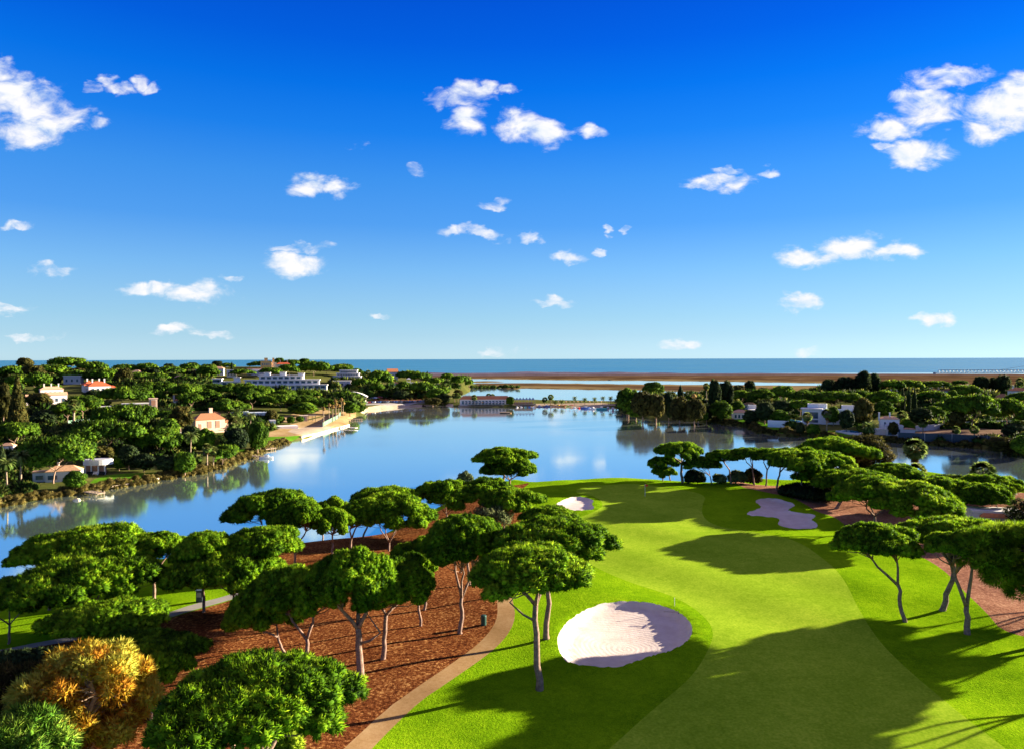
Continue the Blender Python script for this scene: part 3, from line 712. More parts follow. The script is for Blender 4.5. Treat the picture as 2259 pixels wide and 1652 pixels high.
def umbrella_lobes(R, t, n, seed, lr=.30, flat=.62, irregular=.12, hole=0):
    r = np.random.default_rng(seed); L = []
    ang0 = r.uniform(0, 6.28); k3 = r.uniform(0, 6.28); k2 = r.uniform(0, 6.28)
    for i in range(n):
        q = math.sqrt((i + .35) / n); a = ang0 + i * 2.39996 + r.normal(0, .12)
        Rr = R * (1 + irregular * math.sin(3 * a + k3) + irregular * .8 * math.sin(2 * a + k2))
        rr = lr * R * r.uniform(.8, 1.2)
        rho = min(q * Rr, Rr) * (1 - lr * .55) * 1.06
        z = t * (math.sqrt(max(0, 1 - (q * .96) ** 2)) * .95 - .30) + r.normal(0, .10) * t
        if hole and r.random() < hole: continue
        L.append(((rho * math.cos(a), rho * math.sin(a), z), (rr, rr, max(rr * flat, t * .30))))
    return L

def round_lobes(R, H, n, seed, lr=.4, squash=.8, shape=.0):
    """crown filling an ellipsoid; shape>0 pulls the top in, <0 the bottom"""
    r = np.random.default_rng(seed); L = []
    for i in range(n):
        zz = 1 - 2 * (i + .5) / n; a = i * 2.39996 + r.uniform(0, .5); q = math.sqrt(1 - zz * zz) * (1 - shape * zz)
        rr = lr * R * r.uniform(.7, 1.25); k = r.uniform(.55, .8)
        L.append(((q * R * k * math.cos(a), q * R * k * math.sin(a), H / 2 * zz * .8), (rr, rr, rr * squash * max(.5, min(1.5, H / 2 / R)))))
    return L

# crown patterns: R = 6, shared by many trees
PINE_NEAR = []; PINE_MID = []; PINE_FAR = []
def pine_crown_set():
    specs = [(2.5, 34, 3), (2.9, 36, 1), (3.3, 38, 2), (3.8, 40, 5), (4.4, 42, 4), (5.0, 44, 6)]
    for t, n, sd in specs:
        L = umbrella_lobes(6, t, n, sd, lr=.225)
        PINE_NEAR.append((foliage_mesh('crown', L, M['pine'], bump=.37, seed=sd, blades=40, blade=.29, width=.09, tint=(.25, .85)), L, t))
    for t, n, sd in [(2.8, 20, 11), (3.3, 22, 12), (2.4, 18, 13), (3.6, 22, 14)]:
        L = umbrella_lobes(6, t, n, sd, lr=.29)
        PINE_MID.append((foliage_mesh('crown', L, M['pine_far'], bump=.62, seed=sd, blades=16, blade=.55, width=.26), L, t))
    for t, n, sd in [(3.0, 11, 21), (3.5, 12, 22), (2.6, 10, 23)]:
        L = umbrella_lobes(6, t, n, sd, lr=.38)
        PINE_FAR.append((foliage_mesh('crown', L, M['pine_far'], bump=1.0, seed=sd, blades=12, blade=.8, width=.5), L, t))
pine_crown_set()

GEN = {}
def generic(kind):
    """crown patterns of the other trees, R = 4, H = 8 unless said"""
    if kind in GEN: return GEN[kind]
    out = []
    for sd in (31, 32, 33):
        if kind == 'round': L = round_lobes(4, 8, 16, sd, .42); me = foliage_mesh('crown', L, M['dark_leaf'], bump=.75, seed=sd, blades=16, blade=.55, width=.3, zmin=-.8)
        elif kind == 'brown': L = round_lobes(4, 8, 14, sd, .38, 1.0); me = foliage_mesh('crown', L, M['brown_leaf'], bump=.7, seed=sd, blades=18, blade=.6, width=.25, zmin=-.8, gap=.1)
        elif kind == 'bright': L = round_lobes(4, 8, 16, sd, .42); me = foliage_mesh('crown', L, M['bright_leaf'], bump=.7, seed=sd, blades=18, blade=.5, width=.26, zmin=-.8)
        elif kind == 'euca': L = round_lobes(4, 8, 13, sd, .36, 1.3, -.2); me = foliage_mesh('crown', L, M['dark_leaf'], bump=.6, seed=sd, blades=20, blade=.7, width=.22, zmin=-.8, gap=.15)
        elif kind == 'aleppo': L = round_lobes(4, 8, 12, sd, .32, .6, .15); me = foliage_mesh('crown', L, M['brown_leaf'], bump=.6, seed=sd, blades=26, blade=.7, width=.16, zmin=-.7)
        elif kind == 'greenround': L = round_lobes(4, 8, 16, sd, .42); me = foliage_mesh('crown', L, M['pine_far'], bump=.7, seed=sd, blades=18, blade=.5, width=.26, zmin=-.8)
        elif kind == 'cypress':
            L = [((0, 0, -4 + 8 * k / 9), (4 * (.75 if k < 6 else .75 - .17 * (k - 5)),) * 2 + (1.3,)) for k in range(10)]
            me = foliage_mesh('crown', L, M['dark_leaf'], bump=.8, seed=sd, blades=14, blade=.5, width=.3, zmin=-.9)
        elif kind == 'araucaria':
            L = []
            for k in range(9):
                z = -4 + 8 * k / 8.6; rr = 4 * (1 - k / 9.5)
                for j in range(6): a = j * 1.047 + k * .5; L.append(((rr * .6 * math.cos(a), rr * .6 * math.sin(a), z), (rr * .42 + .15, rr * .42 + .15, .28)))
            me = foliage_mesh('crown', L, M['brown_leaf'], bump=.45, seed=sd, blades=12, blade=.5, width=.2, zmin=-.9)
        out.append((me, L)); 
    GEN[kind] = out; return out

TRUNKS = {}
def wander(a, b, k, amp, r):
    a = np.array(a, float); b = np.array(b, float)
    pts = [a + (b - a) * i / k + (r.normal(0, amp, 3) * [1, 1, .3] if 0 < i < k else 0) for i in range(k + 1)]
    return pts

def pine_trunk_mesh(name, H, cc, R, t, lobes_w, r, fork=.55, r0=.32, limbs=3, mat='bark', sides=8, twigs=True, lean=None, low=None):
    """trunk from the origin to a fork, limbs on to the underside of the crown; cc crown centre, lobes_w lobe centres"""
    mb = MB(); cc = np.array(cc, float)
    zb = cc[2] - t * .25
    f = np.array([cc[0] * fork * .55, cc[1] * fork * .55, zb * fork])
    if lean is not None: f[:2] += lean
    k = 6; p = wander((0, 0, -.6), f, k, .10 * H / 12, r)
    rad = [r0 * (1.35 if i == 0 else 1.05 - .32 * i / k) for i in range(k + 1)]
    mb.tube(p, rad, sides)
    ends = []
    a0 = r.uniform(0, 6.28)
    for j in range(limbs):
        a = a0 + j * 2 * math.pi / limbs + r.normal(0, .25)
        e = np.array([cc[0] + R * .36 * math.cos(a), cc[1] + R * .36 * math.sin(a), zb + t * .10 * r.uniform(-.5, 1)])
        mid = f + (e - f) * .5 + np.array([math.cos(a), math.sin(a), 0]) * R * .07 + r.normal(0, .12, 3)
        q = f - np.array([0, 0, r0 * .5])
        r1 = r0 * (.68 if limbs < 3 else .58)
        mb.tube([q, f + (mid - f) * .5, mid, mid + (e - mid) * .5 + r.normal(0, .12, 3), e], [r1, r1 * .9, r1 * .75, r1 * .6, r1 * .45], max(5, sides - 2)); ends.append((mid, e, r1))
    for L in lobes_w:
        L = np.array(L, float)
        mid, e, r1 = min(ends, key=lambda q: np.linalg.norm(q[1][:2] - L[:2]))
        s = mid + (e - mid) * r.uniform(.3, .95)
        if np.linalg.norm(L - s) < .5: continue
        if not twigs and r.random() < .5: continue
        m = s + (L - s) * .55 + np.array([0, 0, -.10 * np.linalg.norm(L - s)])
        mb.tube([s, m, L], [r1 * .40, r1 * .28, r1 * .14], 5)
    if low is not None:                         # a bare side limb
        z0, dx, dy, dz = low; s = np.array([p[3][0], p[3][1], zb * z0])
        e = s + np.array([dx, dy, dz]); mb.tube([s, s + (e - s) * .5 + np.array([0, 0, -.25]), e, e + (cc + [0, 0, -t * .2] - e) * .5], [r0 * .4, r0 * .32, r0 * .25, r0 * .12], 5)
    return mb.mesh(name, M[mat], smooth=True)

S2 = 1.0
def crown_fit(D, gz, px0, px1, py0, py1, tr=(.30, .62)):
    """crown centre and radii (metres) for a silhouette box in the view at depth D"""
    s = D / FD; R = max(.5, (px1 - px0) / 2 * s)
    yc = (py0 + py1) / 2; zc_ = CAMZ + ray((px0 + px1) / 2, yc)[2] * D
    phi = math.atan(max(0, (yc - 792)) / FD); hp = (py1 - py0) / 2 * s
    t = math.sqrt(max(hp * hp - (R * math.sin(phi)) ** 2, .01)) / math.cos(phi)
    t = min(max(t * .88, tr[0] * R), tr[1] * R)
    xc = ray((px0 + px1) / 2, yc)[0] * D
    return xc, zc_, R, t

NAMED = []      # (object, px x, px y, kind words) for the automatic labels
def pine(base, box, label=None, fork=.55, limbs=3, r0=None, rot=None, pat=None, level='near', group='stone pines around the fairway', depth=None, low=None, mat=None, name='stone_pine', cat='pine tree', lean=None, dy=0):
    bx, by = base; g = G(bx, by); D = g[1] if depth is None else depth
    gz = float(h_full(g[None, :2])[0])
    cd = D + dy
    xc, zc_, R, t = crown_fit(cd, gz, *box, tr=(.30, .62) if level == 'near' else (.17, .62))
    sets = {'near': PINE_NEAR, 'mid': PINE_MID, 'far': PINE_FAR}[level]
    want = 8.28 * t / R; order = sorted(range(len(sets)), key=lambda q: abs(sets[q][2] - want)); i = order[random.randrange(2)]
    cme, L, t0 = sets[i]
    H = zc_ - gz + t * .6
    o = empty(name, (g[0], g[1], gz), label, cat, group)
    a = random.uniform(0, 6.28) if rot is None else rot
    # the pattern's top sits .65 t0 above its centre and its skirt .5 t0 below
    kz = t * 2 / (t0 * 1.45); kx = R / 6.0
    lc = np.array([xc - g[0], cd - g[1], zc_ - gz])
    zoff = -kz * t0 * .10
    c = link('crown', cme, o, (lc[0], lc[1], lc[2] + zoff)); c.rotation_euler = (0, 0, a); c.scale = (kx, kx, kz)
    if mat: c = c
    ca, sa = math.cos(a), math.sin(a)
    LW = []
    for (x, y, z), rd in L:
        LW.append((lc[0] + kx * (x * ca - y * sa), lc[1] + kx * (x * sa + y * ca), lc[2] + zoff + kz * z - rd[2] * kz * .3))
    rr = np.random.default_rng(int(abs(bx * 13 + by * 7)))
    if H < 2: H = 2
    tm = pine_trunk_mesh('trunk', H, lc + [0, 0, zoff], R, t, LW if level == 'near' else LW[::2], rr, fork, r0 or max(.16, .024 * H), limbs, 'bark' if level == 'near' else 'bark_far',
                         8 if level == 'near' else 5, True, lean, low)
    link('trunk', tm, o)
    if not label: NAMED.append((o, (box[0] + box[2 - 1]) / 2, by, 'pine', R))
    return o

def tree(kind, box, base=None, word=None, trunk=.3, label=None, level=None, group=None, name=None, cat='tree', scale_h=None):
    """box = crown silhouette x0, x1, y0, y1; base = ground pixel"""
    x0, x1, y0, y1 = box
    bx, by = base or ((x0 + x1) / 2, y1 + (y1 - y0) * .25)
    g = G(bx, by); D = g[1]; gz = g[2]
    s = D / FD; R = (x1 - x0) / 2 * s; yc = (y0 + y1) / 2; zc_ = CAMZ + ray(bx, yc)[2] * D; Hc = (y1 - y0) * s
    xc = ray((x0 + x1) / 2, yc)[0] * D
    me, L = random.choice(generic(kind))
    names = {'round': 'broadleaf_tree', 'brown': 'broadleaf_tree', 'bright': 'broadleaf_tree', 'euca': 'eucalyptus_tree', 'aleppo': 'aleppo_pine', 'greenround': 'broadleaf_tree', 'cypress': 'cypress_tree', 'araucaria': 'norfolk_pine'}
    o = empty(name or names[kind], (g[0], D, gz), label, cat, group)
    c = link('crown', me, o, (xc - g[0], 0, zc_ - gz)); c.scale = (R / 4.3, R / 4.3, Hc / 8.6); c.rotation_euler = (0, 0, random.uniform(0, 6.28))
    mb = MB(); r0 = max(.15, R * .07); top = zc_ - gz + (Hc * .3 if kind in ('cypress', 'araucaria') else 0)
    r = np.random.default_rng(int(bx * 7 + by)); p = wander((0, 0, -.6), (xc - g[0], 0, top), 4, .12, r)
    mb.tube(p, [r0 * 1.2, r0, r0 * .9, r0 * .7, r0 * .5], 6)
    for j in range(4):
        a = j * 1.6 + r.uniform(0, 1); e = np.array([xc - g[0] + R * .6 * math.cos(a), R * .6 * math.sin(a), zc_ - gz + Hc * r.uniform(-.2, .2)])
        mb.tube([p[2], (p[2] + e) / 2 + [0, 0, .3], e], [r0 * .5, r0 * .35, r0 * .2], 5)
    mb.build('trunk', M['bark_far'], o, True)
    if not label: NAMED.append((o, (x0 + x1) / 2, by, word or kind, R))
    return o

def frond_geo(L, n, droop, rise, wid, seed, fan=False, count=26, dead=False):
    r = np.random.default_rng(seed); V = []; F = []; T = []; NV = []
    def tri(a, b, c, t, nn):
        k = len(V); V.extend([a, b, c]); F.append((k, k + 1, k + 2)); T.extend([t] * 3); NV.extend([nn] * 3)
    for i in range(count):
        a = i * 2.39996 + r.uniform(-.2, .2); lvl = (i + .5) / count
        el = ((1.5 - 2.5 * lvl) if fan else (1.25 - 1.9 * lvl)) if not dead else (-.2 - 1.1 * lvl)       # from upright to hanging
        d = np.array([math.cos(a), math.sin(a), 0]); up = np.array([0, 0, 1.])
        tint = np.clip((.75 - .55 * max(0, lvl - .6) * 2) + r.normal(0, .12), 0, 1)
        side = np.cross(d, up)
        if fan:
            pl = L * .5; hub = d * math.cos(el) * pl + up * math.sin(el) * pl
            ax = d * math.cos(el - .2) + up * math.sin(el - .2); n0 = np.cross(side, ax); n0 = n0 if n0[2] > 0 else -n0; ra = r.uniform(-.9, .9); nn = n0 * math.cos(ra) + side * math.sin(ra); side_ = np.cross(ax, nn)
            tri(side * .03, -side * .03, hub, tint, nn)
            for k in range(11):
                th = (k - 5) / 5 * 1.25; dd = ax * math.cos(th) + side_ * math.sin(th); ln = L * .55 * (1 - .15 * abs(th))
                pr = np.cross(dd, nn); tip = hub + dd * ln + np.array([0, 0, -ln * .22])
                tri(hub + pr * .02, hub + dd * ln * .55 + pr * wid - np.array([0, 0, ln * .05]), tip, tint, nn); tri(hub - pr * .02, tip, hub + dd * ln * .55 - pr * wid - np.array([0, 0, ln * .05]), tint, nn)
        else:
            P = []
            for k in range(n + 1):
                s = k / n; e = el - droop * s * s
                P.append((P[-1] + (d * math.cos(e) + up * math.sin(e)) * L / n) if P else np.zeros(3))
            for k in range(n):
                m = (P[k] + P[k + 1]) / 2; ax = P[k + 1] - P[k]; ax /= np.linalg.norm(ax); nn = np.cross(side, ax); nn = nn if nn[2] > 0 else -nn
                ll = wid * (1 - abs(2 * (k + .5) / n - .9) ** 2 * .6)
                for sg in (-1, 1):
                    tri(P[k], P[k + 1], m + side * sg * ll * .8 + ax * ll * .6 - up * ll * .45, tint, nn)
                    tri(m, P[k + 1], P[k + 1] + side * sg * ll * .8 + ax * ll * .7 - up * ll * .25, tint, nn)
    NV = np.array(NV); NV = NV / np.linalg.norm(NV, axis=1)[:, None]
    return np.array(V), np.array(F), np.array(T), NV
def fmesh(name, geo, mat): return mesh_np(name, geo[0], geo[1], mat, False, {'tint': ('FLOAT', geo[2]), 'nrm': ('FLOAT_VECTOR', geo[3])})
DATE = fmesh('fronds', frond_geo(3.2, 9, 1.5, 0, .62, 1, False, 34), M['palm'])
FAN = fmesh('fronds', frond_geo(2.0, 6, 1.2, 0, .15, 2, True, 60), M['palm'])
DEAD = fmesh('fronds', frond_geo(2.6, 8, 1.3, 0, .5, 3, False, 22, True), M['dead_palm'])
SKIRT = foliage_mesh('dead_skirt', [((0, 0, -.5 * k), (.55 - .06 * k, .55 - .06 * k, .5)) for k in range(4)], M['dead_palm'], bump=.22, seed=4, blades=16, blade=.35, width=.07, zmin=-.9, up=-.9)

def palm(kind, box, base, label=None, skirt=False, r0=None, group='palm trees'):
    x0, x1, y0, y1 = box; bx, by = base
    g = G(bx, by); D = g[1]; gz = g[2]; s = D / FD
    R = (x1 - x0) / 2 * s; top = CAMZ + ray(bx, y0)[2] * D - gz
    nat = {'date': 3.0, 'fan': 2.2, 'dead': 2.2}[kind]; k = R / nat
    zc_ = top - k * (1.9 if kind == 'date' else 2.0 if kind == 'fan' else .4)
    xc = ray((x0 + x1) / 2, y0)[0] * D - g[0]
    o = empty({'date': 'date_palm', 'fan': 'fan_palm', 'dead': 'withered_palm'}[kind], (g[0], D, gz), label, 'palm tree', group)
    c = link('fronds', {'date': DATE, 'fan': FAN, 'dead': DEAD}[kind], o, (xc, 0, zc_)); c.scale = (k,) * 3; c.rotation_euler = (0, 0, random.uniform(0, 6.28))
    if skirt:
        q = link('dead_skirt', SKIRT, o, (xc, 0, zc_ - .4 * k)); q.scale = (k, k, k); q.rotation_euler = (0, 0, random.uniform(0, 6.28))
    r0 = r0 or max(.16, .24 * k); mb = MB(); zc_ = max(zc_, .5)
    mb.tube([(0, 0, -.6), (xc * .3, 0, zc_ * .35), (xc * .7, 0, zc_ * .7), (xc, 0, zc_ + .1)], [r0 * 1.3, r0, r0 * .85, r0 * .9], 7).build('trunk', M['palm_bark'], o, True)
    if not label: NAMED.append((o, (x0 + x1) / 2, by, kind + 'palm', R))
    return o

def stuff_mesh(name, pts, mat, label, cat, size, seed, flat=.7, bump=.5, blades=14, blade=.5, width=.25, tint=(.1, .9), nl=3, step=.9):
    """pts (n,3): a cover of low rounded clumps as one object"""
    r = np.random.default_rng(seed); tmpl = []
    for q in range(5):
        L = [((r.uniform(-.6, .6), r.uniform(-.6, .6), r.uniform(.1, .45)), (r.uniform(.5, .8),) * 2 + (r.uniform(.4, .7) * flat,)) for _ in range(nl)]
        tmpl.append(foliage_geo(L, bump=bump, seed=seed + q, blades=blades, blade=blade, width=width, tint=tint, zmin=-.2))
    VV, FF, TT, NN = [], [], [], []; b = 0
    for i, p in enumerate(pts):
        V, F, T, NV = tmpl[i % 5]; a = r.uniform(0, 6.28); k = size * r.uniform(.6, 1.35) * (p[3] if len(p) > 3 else 1)
        Rm = np.array([[math.cos(a), -math.sin(a), 0], [math.sin(a), math.cos(a), 0], [0, 0, 1]])
        VV.append((V * k * [1, 1, r.uniform(.8, 1.3)]) @ Rm.T + np.array(p[:3])); FF.append(F + b); b += len(V); NN.append(NV @ Rm.T)
        TT.append(np.clip(T + r.normal(0, .15), 0, 1))
    NV = np.vstack(NN); NV /= np.linalg.norm(NV, axis=1)[:, None] + 1e-9
    o = link(name, mesh_np(name, np.vstack(VV), np.vstack(FF), mat, True, {'tint': ('FLOAT', np.concatenate(TT)), 'nrm': ('FLOAT_VECTOR', NV)}))
    return setp(o, label, cat, None, 'stuff')
# ------------------------------------------------------------------ trees round the golf course
gL = 'stone pines on the left of the fairway'; gR = 'stone pines on the right of the fairway'
# left side, back rows first   base, (x0, x1, y0, y1)
for a in [
 ((1112, 1066), (1050, 1172, 990, 1032), 'lone stone pine by the lake bank left of the green, upper crown of two tiers', .75, 3, dict(r0=.3)),
 ((1125, 1069), (1072, 1176, 1010, 1062), 'lower stone pine in front of the lone two-tiered pine by the lake bank', .45, 4, dict(r0=.25)),
 ((985, 1160), (922, 1050, 1063, 1128), 'stone pine with its crown against the lake, left of the last pines before the bank', .5, 3, {}),
 ((1075, 1150), (1012, 1128, 1060, 1118), 'stone pine right against the lake, just below the lone pine on the bank', .5, 3, {}),
 ((1110, 1165), (1060, 1186, 1078, 1136), 'stone pine with slanting forked trunk nearest the small left bunker', .4, 2, dict(r0=.2)),
 ((800, 1185), (770, 925, 1075, 1135), 'long crowned stone pine rising behind the big round one by the lake', .5, 3, {}),
 ((708, 1190), (690, 772, 1101, 1160), 'small stone pine at the water edge, its trunk standing against the lake', .6, 2, {}),
 ((771, 1226), (742, 832, 1108, 1178), 'stone pine with a forked pale trunk left of the big round crown', .55, 2, dict(r0=.22)),
 ((733, 1246), (690, 780, 1122, 1190), 'stone pine with a slender bent trunk on the bare red ground by the lake', .65, 2, dict(r0=.2)),
 ((602, 1230), (517, 700, 1086, 1174), 'broad dark stone pine standing alone against the blue lake on the left', .35, 4, {}),
 ((650, 1250), (610, 715, 1108, 1182), 'stone pine behind the left clump with its trunk on the shore', .5, 2, {}),
 ((858, 1215), (780, 950, 1090, 1178), 'big round bright stone pine with several trunks above the bare ground', .3, 4, {}),
 ((338, 1332), (288, 412, 1177, 1240), 'stone pine with a pale open fork over the lawn by the lake', .62, 3, dict(r0=.24)),
 ((190, 1345), (100, 330, 1169, 1250), 'wide stone pine behind, its crown against the lake on the far left', .5, 3, {}),
 ((110, 1345), (36, 190, 1185, 1262), 'dark stone pine at the water edge, leftmost against the lake', .5, 3, {}),
 ((448, 1350), (392, 520, 1180, 1250), 'stone pine beside the grey sign box on the footpath', .6, 2, {}),
 ((592, 1335), (498, 662, 1164, 1240), 'stone pine with a low broad crown between the lawn and the red ground', .5, 3, {}),
 ((150, 1398), (62, 335, 1225, 1335), 'bright stone pine with spreading pale limbs beside the grey footpath', .28, 5, dict(lean=(1.5, 0))),
 ((20, 1420), (-70, 120, 1275, 1365), 'dark shaded stone pine cut by the left edge of the picture', .5, 3, {}),
 ((518, 1357), (400, 622, 1212, 1318), 'stone pine with a short dark forked trunk below the footpath', .6, 3, {}),
 ((1215, 1300), (1152, 1276, 1117, 1168), 'stone pine peeping out farthest behind the fairway-side clump', .6, 3, {}),
 ((1035, 1290), (950, 1098, 1138, 1196), 'stone pine tucked behind the forked one left of the cart path', .6, 3, {}),
 ((935, 1345), (870, 975, 1188, 1272), 'stone pine with a curved bare trunk in the shade of its neighbours', .6, 2, dict(lean=(.8, 0), r0=.2)),
 ((930, 1380), (856, 962, 1192, 1335), 'stone pine with a short sunlit trunk behind the big central crown', .6, 2, {}),
 ((1018, 1397), (938, 1102, 1148, 1272), 'stone pine with a tall Y-shaped fork left of the cart path', .48, 3, dict(r0=.27)),
 ((1206, 1410), (1098, 1348, 1145, 1245), 'stone pine reaching out over the fairway, behind the tallest front one', .62, 3, dict(r0=.33)),
 ((632, 1446), (500, 650, 1285, 1428), 'dark stone pine with a thin slanting trunk, lowest of the middle clump', .6, 2, dict(r0=.18)),
 ((682, 1468), (560, 760, 1248, 1378), 'stone pine with a long dark V-shaped trunk on the red ground', .45, 2, dict(r0=.26)),
 ((842, 1454), (790, 945, 1215, 1388), 'stone pine with a single straight pale trunk beside the thick-trunked one', .75, 3, dict(r0=.27)),
 ((795, 1496), (682, 880, 1202, 1380), 'big bright stone pine with a thick crooked trunk and a bare elbow branch', .62, 3, dict(r0=.40, low=(.42, 2.2, -.3, 1.2))),
 ((1190, 1522), (1040, 1302, 1205, 1318), 'tall front stone pine with a straight pale trunk left of the big bunker', .78, 3, dict(r0=.34, low=(.62, -2.6, -.3, 2.0))),
 ((285, 1480), (132, 358, 1322, 1425), 'bright stone pine just below the footpath on the left', .55, 3, {}),
 ((330, 1560), (220, 428, 1396, 1490), 'dark green stone pine between the yellowed pine and the red ground', .5, 3, {}),
 ((335, 1590), (250, 412, 1420, 1530), 'bright green young stone pine just behind the yellowed pine', .5, 3, {}),
 ((556, 1860), (362, 775, 1440, 1662), 'huge near stone pine at the bottom of the picture', .5, 4, dict(r0=.4)),
]:
    base, box, lab, fk, lb, kw = a
    pine(base, box, lab, fork=fk, limbs=lb, group=gL, **kw)
for a in [
 ((1506, 1064), (1450, 1547, 977, 1016), 'tall two-trunked stone pine standing over the lake behind the green', .72, 3, dict(r0=.36)),
 ((1480, 1060), (1428, 1500, 1008, 1036), 'low dark stone pine leaning left from behind the tall two-trunked one', .6, 2, {}),
 ((1462, 1061), (1440, 1488, 1030, 1056), 'smallest stone pine on the green edge, left of the tall two-trunked one', .4, 3, {}),
 ((1572, 1067), (1510, 1590, 1008, 1040), 'ragged stone pine just right of the tall two-trunked one', .5, 3, {}),
 ((1613, 1067), (1560, 1640, 993, 1022), 'stone pine with one slender curved trunk standing against the water', .6, 2, dict(r0=.22)),
 ((1664, 1070), (1618, 1690, 988, 1014), 'first stone pine of the row at the right of the green', .6, 3, dict(r0=.22)),
 ((1690, 1072), (1660, 1735, 990, 1020), 'second stone pine of the row at the right of the green', .6, 2, dict(r0=.22)),
 ((1713, 1081), (1695, 1775, 990, 1024), 'third stone pine of the row, with a dark leaning trunk', .6, 2, dict(r0=.26)),
 ((1770, 1096), (1700, 1830, 995, 1048), 'broad stone pine of the row with a pale forked trunk by the far right bunker', .55, 3, dict(r0=.26)),
 ((1828, 1093), (1770, 1885, 1000, 1052), 'stone pine of the row behind the low dark hedge above the right bunker', .5, 3, {}),
 ((1878, 1075), (1762, 1910, 968, 1030), 'dark wide stone pine over the water at the back of the right clump', .5, 4, {}),
 ((1785, 1102), (1768, 1880, 1032, 1072), 'stone pine with a short sunlit trunk by the top of the right bunker', .5, 3, dict(r0=.3)),
 ((1842, 1121), (1818, 1984, 1043, 1095), 'stone pine with a thick short trunk on the bark beside the right bunker', .45, 3, dict(r0=.4)),
 ((1975, 1112), (1914, 2030, 1028, 1062), 'bright narrow stone pine crown behind the right clump by the palms', .5, 3, {}),
 ((1930, 1168), (1848, 2010, 1058, 1130), 'stone pine of the right clump whose trunk stands at the edge of the bark', .5, 3, dict(r0=.3)),
 ((2010, 1185), (1930, 2110, 1066, 1158), 'largest stone pine of the right clump', .45, 4, {}),
 ((2109, 1133), (2030, 2140, 1056, 1108), 'stone pine beside the flat-roofed house at the right', .5, 3, {}),
 ((2170, 1154), (2120, 2222, 1068, 1128), 'stone pine in front of the flat-roofed house at the right', .5, 3, {}),
 ((2200, 1120), (2130, 2246, 1050, 1100), 'bright stone pine behind the house, below the right-hand fan palms', .5, 3, {}),
 ((1997, 1371), (1857, 2020, 1158, 1240), 'stone pine with a slim forked trunk on the rough right of the fairway', .52, 2, dict(r0=.27)),
 ((2075, 1346), (2014, 2222, 1150, 1222), 'stone pine with a thick dark leaning trunk on the right rough', .55, 3, dict(r0=.36, lean=(.9, 0))),
 ((2135, 1398), (2060, 2180, 1172, 1245), 'stone pine with a wide two-armed trunk, nearest on the right rough', .35, 2, dict(r0=.36)),
]:
    base, box, lab, fk, lb, kw = a
    pine(base, box, lab, fork=fk, limbs=lb, group=gR, **kw)

# pines outside the picture on the right: they throw the long shadows over the fairway
def pine_at(x, y, H, R, label):
    gz = float(h_full(np.array([[x, y]]))[0]); o = empty('stone_pine', (x, y, gz), label, 'pine tree', 'stone pines beyond the right edge')
    me, L, t0 = random.choice(PINE_NEAR); t = .45 * R; k = R / 6; c = link('crown', me, o, (0, 0, H - t)); c.scale = (k, k, k * .95); a = random.uniform(0, 6.28); c.rotation_euler = (0, 0, a)
    LW = [(k * (p[0] * math.cos(a) - p[1] * math.sin(a)), k * (p[0] * math.sin(a) + p[1] * math.cos(a)), H - t + k * p[2]) for p, _ in L]
    link('trunk', pine_trunk_mesh('trunk', H, (0, 0, H - t), R, t, LW, np.random.default_rng(int(x * 7)), .55, .3, 3), o)
for x, y, H, R in OFF_PINES:
    pine_at(x, y, H, R, 'stone pine just beyond the right edge of the picture')

def one_off(name, label, cat, box, base, lobes, mat, geo, trunkfn, group=None):
    pass

# feathery pines: lobes strung along visible limbs
def feathery(base, box, label, mat, tm, name, cat, seed, nl=26, lr=(.16, .24), group=None, blades=44, blade=.45, width=.08, tint=(.1, .95), r0=.25, open_=.0, squash=.55, trunk_h=.35, bump=.42, depth=None):
    g = G(*base); D = g[1]; gz = float(h_full(g[None, :2])[0]); s = D / FD
    x0, x1, y0, y1 = box; r = np.random.default_rng(seed)
    R = (x1 - x0) / 2 * s; Hc = (y1 - y0) * s; zc_ = CAMZ + ray((x0 + x1) / 2, (y0 + y1) / 2)[2] * D - gz; xc = ray((x0 + x1) / 2, (y0 + y1) / 2)[0] * D - g[0]
    o = empty(name, (g[0], D, gz), label, cat, group)
    L = []; mb = MB(); c0 = np.array([xc, 0, zc_])
    spine = wander((0, 0, -.6), (xc, 0, zc_ + Hc * .38), 6, R * .04, r); mb.tube(spine, [r0 * (1.3 - .17 * i) for i in range(7)], 8)
    for i in range(nl):
        zz = 1 - 1.9 * (i + .5) / nl; a = i * 2.39996 + r.normal(0, .3); q = math.sqrt(max(.05, 1 - zz * zz)) * r.uniform(.55, .95)
        rr = R * r.uniform(*lr) * 1.25
        e = c0 + np.array([q * R * .88 * math.cos(a), q * R * .88 * math.sin(a), zz * Hc * .40])
        L.append((e, (rr, rr, rr * squash)))
        h = max(trunk_h * (zc_ + Hc * .38), min(e[2] - .3 * R * q, zc_ + Hc * .3)); f = h / (zc_ + Hc * .38)
        sp = np.array([xc * f, 0, h]); m = sp + (e - sp) * .5 + r.normal(0, R * .05, 3)
        mb.tube([sp, m, e], [r0 * .38, r0 * .26, r0 * .1], 5)
        if open_ and r.random() < open_:
            m2 = m + r.normal(0, R * .12, 3); mb.tube([m, m2, m2 + r.normal(0, R * .15, 3)], [r0 * .15, r0 * .1, .02], 4)
    link('crown', foliage_mesh('crown', L, mat, bump=bump, seed=seed, blades=blades, blade=blade, width=width, zmin=-.8, tint=tint, corek=.35, gap=.2, spread=1.2, lobecore=.4), o)
    mb.build('trunk', tm, o, True); return o
feathery((205, 1690), (25, 362, 1422, 1668), 'dying pine with yellow and orange needles and pale bare limbs', M['yellow_leaf'], M['dead_wood'], 'yellowed_pine', 'pine tree', 5, nl=54, lr=(.09, .16), r0=.30, open_=.6, blade=.42, width=.09, blades=40, squash=.75, trunk_h=.2)
